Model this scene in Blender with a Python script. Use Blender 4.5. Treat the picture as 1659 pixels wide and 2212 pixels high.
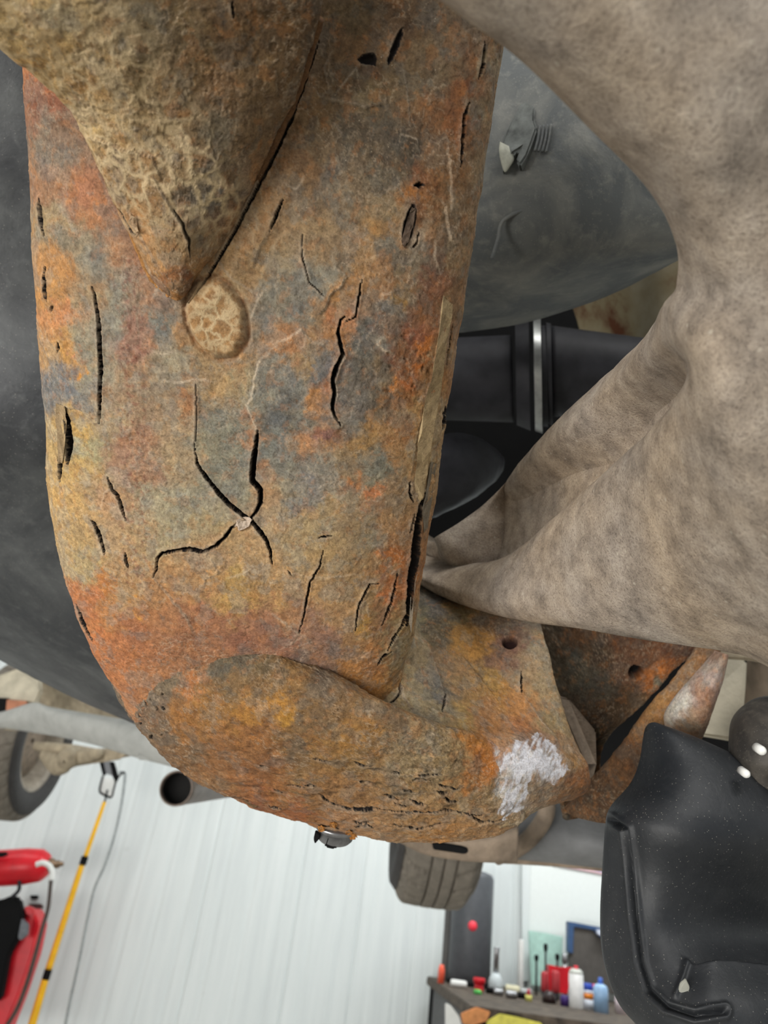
import bpy, bmesh, math, random
import numpy as np
from mathutils import Vector, Matrix

random.seed(7)
for o in list(bpy.data.objects):
    bpy.data.objects.remove(o)
SC = bpy.context.scene
COL = SC.collection

# ------------------------------------------------------------------ camera
F = 1534.0                       # focal length in pixels of the 1659 x 2212 frame
PITCH, ROLL = math.radians(29.4), math.radians(7.8)
CAM = np.array([0.0, 0.0, 1.25])
_r0 = np.array([1.0, 0, 0]); FW = np.array([0, math.cos(PITCH), math.sin(PITCH)])
_u0 = np.array([0, -math.sin(PITCH), math.cos(PITCH)])
UP = _u0 * math.cos(ROLL) - _r0 * math.sin(ROLL)
RT = _r0 * math.cos(ROLL) + _u0 * math.sin(ROLL)
cd = bpy.data.cameras.new('camera'); cam = bpy.data.objects.new('camera', cd); COL.objects.link(cam)
m = Matrix(((RT[0], UP[0], -FW[0], CAM[0]), (RT[1], UP[1], -FW[1], CAM[1]), (RT[2], UP[2], -FW[2], CAM[2]), (0, 0, 0, 1)))
cam.matrix_world = m
cd.sensor_fit = 'VERTICAL'; cd.sensor_height = 36.0; cd.lens = 36.0 * F / 2212.0
cd.clip_start = 0.01; cd.clip_end = 100
cd.dof.use_dof = True; cd.dof.focus_distance = 0.225; cd.dof.aperture_fstop = 20.0
SC.camera = cam

# ------------------------------------------------------------------ world, lights, exposure
vs = SC.view_settings
SC.display_settings.display_device = 'sRGB'
vs.view_transform = 'Standard'; vs.look = 'None'; vs.exposure = 0.0; vs.gamma = 1.0; vs.use_curve_mapping = False
w = bpy.data.worlds.new('world'); SC.world = w; w.use_nodes = True
w.node_tree.nodes['Background'].inputs[0].default_value = (0.86, 0.93, 1.0, 1)
w.node_tree.nodes['Background'].inputs[1].default_value = 0.4


def area(name, loc, target, sx, sy, power, color=(1, 1, 1)):
    l = bpy.data.lights.new(name, 'AREA'); l.shape = 'RECTANGLE'; l.size = sx; l.size_y = sy
    l.energy = power; l.color = color
    o = bpy.data.objects.new(name, l); COL.objects.link(o); o.location = loc
    o.rotation_euler = (Vector(target) - Vector(loc)).to_track_quat('-Z', 'Y').to_euler()
    return o


area('low_key_fill', (-2.1, -1.9, 0.15), (0, 0.3, 1.4), 2.8, 1.5, 195, (1.0, 0.975, 0.935))  # added area light near the floor, gives the key from lower left
area('floor_bounce_fill', (0.6, -2.4, 3.9), (-0.2, -1.2, 0), 2.4, 0.6, 90, (1.0, 0.985, 0.96))  # added unseen overhead light, brightens the floor so it bounces upward
area('wall_fill_left', (-2.2, 3.3, 3.7), (-1.6, 5.2, 1.6), 2.4, 0.5, 22, (0.95, 0.98, 1.0))  # added unseen light that brightens the left of the back wall
area('wall_fill_right', (1.5, 3.6, 3.7), (1.2, 5.2, 1.5), 2.8, 0.5, 92, (0.96, 0.99, 1.0))  # added unseen light that brightens the right of the back wall


# ------------------------------------------------------------------ helpers
def lin(c):
    c = np.asarray(c, float) / 255.0
    return np.where(c <= 0.04045, c / 12.92, ((c + 0.055) / 1.055) ** 2.4)


def P(px, py, d):
    px = np.asarray(px, float); py = np.asarray(py, float); d = np.asarray(d, float)
    v = FW + RT * ((px - 829.5) / F)[..., None] + UP * ((1106 - py) / F)[..., None]
    return CAM + v * d[..., None]


def P1(px, py, d):
    return P(np.array(px), np.array(py), np.array(d))


def W(px, py, y):
    v = FW + RT * ((px - 829.5) / F) + UP * ((1106 - py) / F)
    return CAM + v * (y / v[1])


def Wd(px, py, y):
    v = FW + RT * ((px - 829.5) / F) + UP * ((1106 - py) / F)
    return y / v[1]


def proj(p):
    q = p - CAM
    d = q @ FW
    return 829.5 + F * (q @ RT) / d, 1106 - F * (q @ UP) / d


def sstep(a, b, x):
    t = np.clip((x - a) / (b - a), 0, 1)
    return t * t * (3 - 2 * t)


_rng = np.random.RandomState(11)
_PERM = np.concatenate([_rng.permutation(512)] * 2)
_GR = _rng.normal(size=(512, 3)); _GR /= np.linalg.norm(_GR, axis=1)[:, None]


def perlin(p, seed=0):
    p = p + seed * 17.31
    i = np.floor(p).astype(np.int64); f = p - i
    u = f * f * f * (f * (f * 6 - 15) + 10)
    out = 0
    i &= 511
    for dx in (0, 1):
        hx = _PERM[(i[:, 0] + dx) & 511]
        wx = u[:, 0] if dx else 1 - u[:, 0]
        for dy in (0, 1):
            hy = _PERM[(hx + i[:, 1] + dy) & 511]
            wy = wx * (u[:, 1] if dy else 1 - u[:, 1])
            for dz in (0, 1):
                g = _GR[_PERM[(hy + i[:, 2] + dz) & 511]]
                n = g[:, 0] * (f[:, 0] - dx) + g[:, 1] * (f[:, 1] - dy) + g[:, 2] * (f[:, 2] - dz)
                out = out + n * wy * (u[:, 2] if dz else 1 - u[:, 2])
    return out * 1.5


def fbm(p, octs=4, seed=0, gain=0.5):
    a, s, out = 1.0, 0, 0
    for k in range(octs):
        out = out + a * perlin(p * (2 ** k), seed + k * 3); s += a; a *= gain
    return out / s


def catmull(a, n, p=None):
    """rows of a (k, m) resampled to n rows with a Catmull-Rom spline"""
    a = np.asarray(a, float); k = len(a)
    t = np.linspace(0, k - 1, n) if p is None else p
    i = np.clip(np.floor(t).astype(int), 0, k - 2); f = (t - i)[:, None]
    ext = np.vstack([2 * a[0] - a[1], a, 2 * a[-1] - a[-2]])
    p0, p1, p2, p3 = ext[i], ext[i + 1], ext[i + 2], ext[i + 3]
    return 0.5 * (2 * p1 + (p2 - p0) * f + (2 * p0 - 5 * p1 + 4 * p2 - p3) * f ** 2 + (3 * p1 - p0 - 3 * p2 + p3) * f ** 3)


def tag(o, label=None, cat=None, group=None, kind=None):
    if label: o['label'] = label
    if cat: o['category'] = cat
    if group: o['group'] = group
    if kind: o['kind'] = kind
    return o


def empty(name, loc, label, cat, group=None):
    o = bpy.data.objects.new(name, None); COL.objects.link(o); o.location = Vector(loc)
    o.empty_display_size = 0.02
    return tag(o, label, cat, group)


def link(name, me, mat, parent=None, origin=None):
    o = bpy.data.objects.new(name, me); COL.objects.link(o)
    if mat: me.materials.append(mat)
    if parent is not None:
        o.parent = parent
        pl = Vector(parent.location)
        if parent.parent: pl = pl + Vector(parent.parent.location)
        me.transform(Matrix.Translation(-pl))
    elif origin is not None:
        me.transform(Matrix.Translation(-Vector(origin))); o.location = Vector(origin)
    else:
        c = [0, 0, 0]; n = len(me.vertices)
        co = np.empty(n * 3); me.vertices.foreach_get('co', co); co = co.reshape(-1, 3)
        c = Vector(((co[:, 0].min() + co[:, 0].max()) / 2, (co[:, 1].min() + co[:, 1].max()) / 2, co[:, 2].min()))
        me.transform(Matrix.Translation(-c)); o.location = c
    return o


def grid_obj(name, pts, mat, parent=None, col=None, mask=None, wrap=True, caps=True, smooth=True):
    nv, nu, _ = pts.shape
    idx = np.arange(nv * nu).reshape(nv, nu)
    if wrap:
        a = idx[:-1]; b = np.roll(idx, -1, 1)[:-1]; c = np.roll(idx, -1, 1)[1:]; d = idx[1:]
    else:
        a = idx[:-1, :-1]; b = idx[:-1, 1:]; c = idx[1:, 1:]; d = idx[1:, :-1]
    q = np.stack([a, b, c, d], -1).reshape(-1, 4)
    me = bpy.data.meshes.new(name)
    V = pts.reshape(-1, 3)
    extra = []
    if wrap and caps:
        extra = [idx[0][::-1], idx[-1]]
    nl = q.size + sum(len(e) for e in extra)
    me.vertices.add(len(V)); me.vertices.foreach_set('co', V.astype(np.float32).ravel())
    me.loops.add(nl); me.polygons.add(len(q) + len(extra))
    li = np.concatenate([q.ravel()] + extra) if extra else q.ravel()
    me.loops.foreach_set('vertex_index', li.astype(np.int32))
    st = list(np.arange(len(q)) * 4); s = q.size
    for e in extra:
        st.append(s); s += len(e)
    me.polygons.foreach_set('loop_start', np.array(st, np.int32))
    me.update(calc_edges=True); me.validate()
    if smooth: me.polygons.foreach_set('use_smooth', np.ones(len(me.polygons), bool))
    if col is not None:
        at = me.color_attributes.new('Col', 'FLOAT_COLOR', 'POINT')
        c4 = np.ones((len(V), 4), np.float32); c4[:, :3] = col
        at.data.foreach_set('color', c4.ravel())
    if mask is not None:
        at = me.attributes.new('Mask', 'FLOAT', 'POINT')
        at.data.foreach_set('value', mask.astype(np.float32).ravel())
    # outward winding
    bm = bmesh.new(); bm.from_mesh(me)
    if wrap and bm.calc_volume(signed=True) < 0:
        bmesh.ops.reverse_faces(bm, faces=bm.faces)
        bm.to_mesh(me)
    bm.free()
    return link(name, me, mat, parent)


def section(rows, nu, nv, nback=12, e=2.6, aspect=0.4):
    """rows: (Lx,Ly,Ld, Mx,My,Md, Rx,Ry,Rd, tf, tb). Solid body swept through them: front bulge tf toward the lens, back thickness tb."""
    R = catmull(rows, nv)
    L, M_, Q = P(R[:, 0], R[:, 1], R[:, 2]), P(R[:, 3], R[:, 4], R[:, 5]), P(R[:, 6], R[:, 7], R[:, 8])
    tf, tb = R[:, 9], R[:, 10]
    th = np.linspace(math.pi, 0, 3000)
    x = np.sign(np.cos(th)) * np.abs(np.cos(th)) ** (2 / e); y = np.abs(np.sin(th)) ** (2 / e)
    s = np.concatenate([[0], np.cumsum(np.hypot(np.diff(x), aspect * np.diff(y)))]); s /= s[-1]
    g = np.linspace(0, 1, nu); xf = np.interp(g, s, x); yf = np.interp(g, s, y)
    thb = np.linspace(0, -math.pi, nback + 2)[1:-1]
    xb = np.sign(np.cos(thb)) * np.abs(np.cos(thb)) ** (2 / e); yb = -np.abs(np.sin(thb)) ** (2 / e)
    X = np.concatenate([xf, xb])[None, :, None]; Y = np.concatenate([yf, yb])[None, :]
    C = L[:, None] * (X * (X - 1) / 2) + M_[:, None] * (1 - X * X) + Q[:, None] * (X * (X + 1) / 2)
    ax = Q - L; ax /= np.linalg.norm(ax, axis=1)[:, None]
    n = CAM - M_; n = n - ax * (n * ax).sum(1)[:, None]; n /= np.linalg.norm(n, axis=1)[:, None]
    amp = np.where(Y > 0, Y * tf[:, None], Y * tb[:, None])
    return C + n[:, None] * amp[..., None]


def normals(pts):
    du = np.roll(pts, -1, 1) - np.roll(pts, 1, 1); dv = np.gradient(pts, axis=0)
    n = np.cross(du, dv); l = np.linalg.norm(n, axis=2, keepdims=True); n = n / np.maximum(l, 1e-12)
    c = pts.mean(1, keepdims=True)
    if ((pts - c) * n).sum() < 0: n = -n
    return n


def polydist(px, py, pts):
    """distance to a polyline, position along it 0..1 and signed side"""
    pts = np.asarray(pts, float); seg = np.linalg.norm(np.diff(pts, axis=0), axis=1); tot = seg.sum()
    D = np.full(px.shape, 1e9); T = np.zeros(px.shape); S = np.zeros(px.shape); acc = 0
    for (a, b, l) in zip(pts[:-1], pts[1:], seg):
        dx, dy = (b - a) / l
        rx, ry = px - a[0], py - a[1]
        t = np.clip(rx * dx + ry * dy, 0, l)
        ex, ey = rx - t * dx, ry - t * dy
        d = np.hypot(ex, ey)
        k = d < D
        D = np.where(k, d, D); T = np.where(k, (acc + t) / tot, T); S = np.where(k, np.sign(dx * ry - dy * rx), S)
        acc += l
    return D, T, S


def inpoly(px, py, poly):
    r = np.zeros(px.shape, bool); j = len(poly) - 1
    for i in range(len(poly)):
        xi, yi = poly[i]; xj, yj = poly[j]
        if yi != yj:
            r ^= ((yi > py) != (yj > py)) & (px < (xj - xi) * (py - yi) / (yj - yi) + xi)
        j = i
    return r


# ------------------------------------------------------------------ materials
def new_mat(name):
    mt = bpy.data.materials.new(name); mt.use_nodes = True
    nt = mt.node_tree; b = nt.nodes['Principled BSDF']
    return mt, nt, b


def node(nt, t, **kw):
    n = nt.nodes.new(t)
    for k, v in kw.items():
        if k in n.inputs: n.inputs[k].default_value = v
        else: setattr(n, k, v)
    return n


def ramp(nt, fac, stops):
    r = nt.nodes.new('ShaderNodeValToRGB')
    el = r.color_ramp.elements
    while len(el) < len(stops): el.new(0.5)
    for e_, (p_, c_) in zip(el, stops):
        e_.position = p_; e_.color = (*c_, 1) if len(c_) == 3 else c_
    nt.links.new(fac, r.inputs[0])
    return r.outputs[0]


def mix(nt, typ, fac, a, b):
    n = nt.nodes.new('ShaderNodeMix'); n.data_type = 'RGBA'; n.blend_type = typ
    for sock, v in ((n.inputs[0], fac), (n.inputs[6], a), (n.inputs[7], b)):
        if hasattr(v, 'is_output'): nt.links.new(v, sock)
        else: sock.default_value = v if isinstance(v, (int, float)) else (*v, 1)
    return n.outputs[2]


def math_n(nt, op, a, b=0.0):
    n = nt.nodes.new('ShaderNodeMath'); n.operation = op
    for s, v in zip(n.inputs, (a, b)):
        if hasattr(v, 'is_output'): nt.links.new(v, s)
        else: s.default_value = v
    return n.outputs[0]


def noise_n(nt, scale, detail=6, rough=0.6, dist=0.0, vec=None):
    n = node(nt, 'ShaderNodeTexNoise', Scale=scale, Detail=detail, Roughness=rough, Distortion=dist)
    if vec is None:
        tc = nt.nodes.get('TC') or nt.nodes.new('ShaderNodeTexCoord'); tc.name = 'TC'
        vec = tc.outputs['Object']
    nt.links.new(vec, n.inputs['Vector'])
    return n


def bump(nt, b, h, dist, strength=1.0, chain=None):
    n = node(nt, 'ShaderNodeBump', Strength=strength, Distance=dist)
    nt.links.new(h, n.inputs['Height'])
    if chain is not None: nt.links.new(chain, n.inputs['Normal'])
    nt.links.new(n.outputs[0], b.inputs['Normal'])
    return n.outputs[0]


def rust_mat(name, amp=1.0, cell_scale=260.0):
    mt, nt, b = new_mat(name)
    at = node(nt, 'ShaderNodeAttribute', attribute_name='Col'); mk = node(nt, 'ShaderNodeAttribute', attribute_name='Mask')
    n1 = noise_n(nt, 420, 8, 0.68); n2 = noise_n(nt, 1700, 6, 0.65); n3 = noise_n(nt, 900, 7, 0.7, 1.2)
    g1 = ramp(nt, n1.outputs[0], [(0.3, (0.70, 0.66, 0.64)), (0.5, (1, 1, 1)), (0.7, (1.22, 1.22, 1.2))])
    c = mix(nt, 'MULTIPLY', 1.0, at.outputs[0], g1)
    g2 = ramp(nt, n2.outputs[0], [(0.33, (0.62, 0.58, 0.55)), (0.48, (1, 1, 1)), (0.66, (1.16, 1.16, 1.16))])
    c = mix(nt, 'MULTIPLY', 0.8 * min(amp, 1.2), c, g2)
    # orange bloom between the grey scale
    bl = ramp(nt, n3.outputs[0], [(0.56, (0, 0, 0)), (0.66, (0.42, 0.42, 0.42))])
    bl = mix(nt, 'MULTIPLY', 1.0, bl, (0.7, 0.7, 0.7))
    hs = mix(nt, 'MULTIPLY', 1.0, c, (1.35, 0.95, 0.6))
    c = mix(nt, 'MIX', bl, c, hs)
    # pale crumbs
    vo = node(nt, 'ShaderNodeTexVoronoi', Scale=750.0, Randomness=1.0)
    nt.links.new(nt.nodes['TC'].outputs['Object'], vo.inputs['Vector'])
    sp = ramp(nt, vo.outputs['Distance'], [(0.10, (1, 1, 1)), (0.16, (0, 0, 0))])
    gate = ramp(nt, noise_n(nt, 150, 3).outputs[0], [(0.55, (0, 0, 0)), (0.68, (0.55, 0.55, 0.55))])
    sp = mix(nt, 'MULTIPLY', 1.0, sp, gate)
    c = mix(nt, 'MIX', sp, c, (0.55, 0.46, 0.34))
    # mud-crack network
    wv = node(nt, 'ShaderNodeVectorMath', operation='MULTIPLY_ADD')
    wn = noise_n(nt, 160, 5, 0.6)
    nt.links.new(wn.outputs[1], wv.inputs[0]); wv.inputs[1].default_value = (0.0065,) * 3
    nt.links.new(nt.nodes['TC'].outputs['Object'], wv.inputs[2])
    ve = node(nt, 'ShaderNodeTexVoronoi', feature='DISTANCE_TO_EDGE', Scale=cell_scale)
    nt.links.new(wv.outputs[0], ve.inputs['Vector'])
    ed = ramp(nt, ve.outputs['Distance'], [(0.0, (1, 1, 1)), (0.05, (0.8, 0.8, 0.8)), (0.20, (0, 0, 0))])
    edm = mix(nt, 'MULTIPLY', 1.0, ed, mk.outputs[0])
    c = mix(nt, 'MIX', edm, c, (0.60, 0.46, 0.27))
    nt.links.new(c, b.inputs['Base Color'])
    b.inputs['Roughness'].default_value = 0.82; b.inputs['Specular IOR Level'].default_value = 0.28
    ch = bump(nt, b, n1.outputs[0], 0.00032 * amp, 0.8)
    ch = bump(nt, b, n2.outputs[0], 0.00026 * amp, 0.8, ch)
    bump(nt, b, edm, 0.00035, 0.35, ch)
    return mt


def simple(name, c, rough=0.6, var=0.12, scale=40.0, bmp=0.0, bscale=400.0, metal=0.0, spec=0.4, tint=None, coat=0.0):
    mt, nt, b = new_mat(name)
    base = lin(c)
    n = noise_n(nt, scale, 6, 0.6)
    lo = tuple(np.clip(base * (1 - 2.2 * var), 0, 1)); hi = tuple(np.clip(base * (1 + 2.2 * var), 0, 1))
    if tint is not None: hi = tuple(lin(tint))
    nt.links.new(ramp(nt, n.outputs[0], [(0.3, lo), (0.5, tuple(base)), (0.72, hi)]), b.inputs['Base Color'])
    b.inputs['Roughness'].default_value = rough; b.inputs['Metallic'].default_value = metal
    b.inputs['Specular IOR Level'].default_value = spec; b.inputs['Coat Weight'].default_value = coat
    if bmp: bump(nt, b, noise_n(nt, bscale, 6, 0.6).outputs[0], bmp)
    return mt


def plastic(name, c, dust=(120, 120, 118), scale=14.0, amt=0.35, rough=0.55, bmp=0.0006, sc2=90.0, stretch=(1, 1, 1)):
    """dark moulded plastic with dusty patches, scuffs and grit"""
    mt, nt, b = new_mat(name)
    tc = nt.nodes.new('ShaderNodeTexCoord'); tc.name = 'TC'
    mp = node(nt, 'ShaderNodeMapping'); mp.inputs['Scale'].default_value = stretch
    nt.links.new(tc.outputs['Object'], mp.inputs[0])
    n1 = noise_n(nt, scale, 7, 0.62, 0.6, mp.outputs[0]); n2 = noise_n(nt, sc2, 8, 0.7, 0.3)
    f1 = ramp(nt, n1.outputs[0], [(0.42, (0, 0, 0)), (0.72, (amt, amt, amt))])
    f2 = ramp(nt, n2.outputs[0], [(0.52, (0, 0, 0)), (0.8, (amt * 0.9,) * 3)])
    c1 = mix(nt, 'MIX', f1, tuple(lin(c)), tuple(lin(dust)))
    c1 = mix(nt, 'MIX', f2, c1, tuple(lin(dust)))
    vo = node(nt, 'ShaderNodeTexVoronoi', Scale=sc2 * 4.5)
    nt.links.new(tc.outputs['Object'], vo.inputs['Vector'])
    sp = ramp(nt, vo.outputs['Distance'], [(0.07, (0.5,) * 3), (0.13, (0, 0, 0))])
    c1 = mix(nt, 'MIX', sp, c1, tuple(lin((165, 160, 150))))
    nt.links.new(c1, b.inputs['Base Color'])
    b.inputs['Roughness'].default_value = rough; b.inputs['Specular IOR Level'].default_value = 0.4
    ch = bump(nt, b, n2.outputs[0], bmp, 0.6)
    bump(nt, b, n1.outputs[0], bmp * 4, 0.5, ch)
    return mt


def cast_mat(name):
    """sand-grained dusty grey-brown coating on the suspension arm"""
    mt, nt, b = new_mat(name)
    n1 = noise_n(nt, 1500, 5, 0.7); n2 = noise_n(nt, 130, 7, 0.65); n3 = noise_n(nt, 22, 4)
    c = ramp(nt, n2.outputs[0], [(0.32, tuple(lin((128, 117, 105)))), (0.5, tuple(lin((162, 149, 134)))), (0.7, tuple(lin((186, 173, 157))))])
    t = ramp(nt, n3.outputs[0], [(0.35, (0.93, 0.95, 1.0)), (0.65, (1.06, 1.0, 0.92))])
    c = mix(nt, 'MULTIPLY', 1.0, c, t)
    g = ramp(nt, n1.outputs[0], [(0.34, (0.55, 0.52, 0.5)), (0.47, (1, 1, 1)), (0.68, (1.25, 1.24, 1.2))])
    c = mix(nt, 'MULTIPLY', 0.9, c, g)
    vo = node(nt, 'ShaderNodeTexVoronoi', Scale=210.0)
    nt.links.new(nt.nodes['TC'].outputs['Object'], vo.inputs['Vector'])
    sp = ramp(nt, vo.outputs['Distance'], [(0.05, (0.6,) * 3), (0.14, (0, 0, 0))])
    c = mix(nt, 'MIX', sp, c, tuple(lin((196, 186, 170))))
    nt.links.new(c, b.inputs['Base Color'])
    b.inputs['Roughness'].default_value = 0.78; b.inputs['Specular IOR Level'].default_value = 0.3
    ch = bump(nt, b, n1.outputs[0], 0.0006, 0.9)
    bump(nt, b, n2.outputs[0], 0.0012, 0.5, ch)
    return mt


M = {}
M['rust'] = rust_mat('flaking_rust')
M['rust_coarse'] = rust_mat('coarse_rust', 1.6)
M['rust_cell'] = rust_mat('mud_cracked_rust', 1.3, 185.0)
M['cast'] = cast_mat('grainy_grey_brown_coating')
M['tank'] = plastic('scuffed_dark_plastic', (50, 52, 55), (112, 114, 113), 16, 0.5, 0.5, 0.0005, 120)
M['tank2'] = plastic('dusty_dark_plastic', (80, 83, 83), (146, 144, 134), 26, 0.6, 0.62, 0.0006, 150)
M['shield'] = plastic('black_moulded_plastic', (25, 28, 32), (84, 84, 84), 18, 0.17, 0.52, 0.0004, 160)
M['rubber'] = plastic('black_rubber', (44, 42, 40), (120, 112, 100), 40, 0.4, 0.6, 0.0004, 200)
M['black'] = simple('black_paint', (9, 9, 10), 0.8, spec=0.2)  # black parts; also painted shade for gaps, slots and recesses
M['darkmetal'] = simple('dark_shaft_metal', (38, 38, 42), 0.6, 0.2, 60, spec=0.25)
M['band'] = simple('dull_steel_band', (150, 152, 150), 0.35, 0.15, 90, metal=0.6)
M['steel'] = simple('polished_steel', (150, 150, 152), 0.28, 0.15, 200, metal=0.85)
M['cream'] = simple('dirty_cream_underbody_paint', (186, 178, 158), 0.7, 0.12, 25, 0.002, 60)
M['beige'] = simple('dusty_beige_metal', (165, 152, 130), 0.75, 0.15, 35, 0.002, 90)
M['greypaint'] = simple('grey_underseal', (170, 171, 167), 0.65, 0.07, 30, 0.0015, 300)
M['sillgrey'] = simple('grey_sill_plastic', (112, 113, 114), 0.55, 0.12, 24, 0.001, 200)
M['brownmetal'] = simple('dusty_brown_metal', (128, 113, 97), 0.75, 0.2, 45, 0.001, 250)
M['tyre'] = simple('dusty_tyre_rubber', (118, 111, 101), 0.85, 0.1, 60, 0.001, 500)
M['tyreside'] = simple('dark_tyre_sidewall', (58, 56, 55), 0.8, 0.1, 60)
M['rim'] = simple('dull_wheel_metal', (150, 140, 126), 0.6, 0.15, 30)
M['pipe'] = simple('brownish_exhaust_steel', (126, 112, 102), 0.45, 0.15, 60, metal=0.25)
M['bore_black'] = simple('black_pipe_inside', (14, 13, 12), 0.9)  # plain near-black for the pipe mouth
M['yellow'] = simple('yellow_pole_plastic', (235, 178, 22), 0.45, 0.05, 20)
M['red'] = simple('red_enamel', (205, 22, 36), 0.35, 0.08, 12)
M['white'] = simple('white_plastic', (222, 222, 218), 0.5, 0.03, 20)
M['wall'] = None
M['wood'] = simple('worn_bench_wood', (112, 88, 64), 0.75, 0.22, 14)
M['oldwood'] = simple('dark_grimy_bench_top', (84, 74, 64), 0.8, 0.3, 20)

# ------------------------------------------------------------------ the workshop
WALL_Y = 5.25


def box_mesh(name, lo, hi, bev=0.0):
    bm = bmesh.new(); bmesh.ops.create_cube(bm, size=1)
    lo, hi = np.array(lo, float), np.array(hi, float)
    for v in bm.verts: v.co = Vector((lo + hi) / 2 + np.array(v.co) * (hi - lo))
    if bev: bmesh.ops.bevel(bm, geom=list(bm.edges), offset=bev, segments=2, affect='EDGES')
    me = bpy.data.meshes.new(name); bm.to_mesh(me); bm.free()
    return me


def box(name, lo, hi, mat, parent=None, bev=0.0):
    return link(name, box_mesh(name, lo, hi, bev), mat, parent)


def struct(o):
    o['kind'] = 'structure'; return o


mw, nt, b = new_mat('white_metal_wall_sheet')
tc = nt.nodes.new('ShaderNodeTexCoord'); tc.name = 'TC'
mp = node(nt, 'ShaderNodeMapping'); mp.inputs['Scale'].default_value = (5, 1, 0.35)
nt.links.new(tc.outputs['Object'], mp.inputs[0])
n1 = noise_n(nt, 3.0, 6, 0.6, 0.2, mp.outputs[0])
c = ramp(nt, n1.outputs[0], [(0.3, tuple(lin((205, 211, 211)))), (0.5, tuple(lin((213, 219, 218)))), (0.7, tuple(lin((219, 224, 223))))])
n2 = noise_n(nt, 6.0, 8, 0.72)
c = mix(nt, 'MIX', ramp(nt, n2.outputs[0], [(0.63, (0, 0, 0)), (0.72, (0.3,) * 3)]), c, tuple(lin((176, 176, 172))))
nt.links.new(c, b.inputs['Base Color']); b.inputs['Roughness'].default_value = 0.5
M['wall'] = mw
M['floor'] = simple('pale_concrete_floor', (176, 172, 164), 0.6, 0.08, 1.5)
M['ceil'] = simple('white_ceiling_sheet', (215, 217, 216), 0.7, 0.03, 2)

struct(box('floor', (-4.2, -4.4, -0.1), (4.2, WALL_Y + 0.1, 0), M['floor']))
struct(box('ceiling', (-4.2, -4.4, 4.3), (4.2, WALL_Y + 0.1, 4.4), M['ceil']))
struct(box('wall_left', (-4.2, -4.4, 0), (-4.1, WALL_Y + 0.1, 4.3), M['ceil']))
struct(box('wall_right', (4.1, -4.4, 0), (4.2, WALL_Y + 0.1, 4.3), M['ceil']))
wb = struct(empty('wall_back', (0, WALL_Y, 0), None, None))
# sheets with small standing seams: seam x positions on the wall
seam_px = [(447, 1900), (650, 1900), (784, 1900), (905, 1900), (1110, 1930)]
xs = [-4.1, -3.2] + [float(W(px, py, WALL_Y)[0]) for px, py in seam_px] + [2.2, 3.1, 4.1]
for i in range(len(xs) - 1):
    x0, x1 = xs[i], xs[i + 1]
    bm = bmesh.new()
    k = max(2, int((x1 - x0) / 0.16)); prof = []
    prof.append((x0, 0.007))
    for j in range(k):
        xa = x0 + 0.012 + (x1 - x0 - 0.024) * j / k; xb = x0 + 0.012 + (x1 - x0 - 0.024) * (j + 1) / k
        mid = (xa + xb) / 2
        prof += [(xa, 0.0), (mid - 0.02, 0.0), (mid - 0.008, 0.0028), (mid + 0.008, 0.0028), (mid + 0.02, 0.0)]
    prof += [(x1 - 0.012, 0.0), (x1, 0.007)]
    lo = [bm.verts.new((x, WALL_Y + dy, 0)) for x, dy in prof]; hi = [bm.verts.new((x, WALL_Y + dy, 4.3)) for x, dy in prof]
    bk = [bm.verts.new((x0, WALL_Y + 0.05, 0)), bm.verts.new((x1, WALL_Y + 0.05, 0)), bm.verts.new((x1, WALL_Y + 0.05, 4.3)), bm.verts.new((x0, WALL_Y + 0.05, 4.3))]
    for j in range(len(prof) - 1): bm.faces.new((lo[j], lo[j + 1], hi[j + 1], hi[j]))
    bm.faces.new(bk[::-1])
    me = bpy.data.meshes.new('wall_sheet'); bm.to_mesh(me); bm.free()
    link('wall_sheet', me, M['wall'], wb)
struct(box('trim_back', (-4.1, WALL_Y + 0.045, 0), (4.1, WALL_Y + 0.1, 4.3), simple('pale_wall_backing', (200, 203, 203), 0.8)))  # plain pale grey backing behind the sheets

# ------------------------------------------------------------------ rusted crossmember
PXM = 0.00015                    # metres covered by one photo pixel on the rusted steel


DESAT = 0.97


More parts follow.
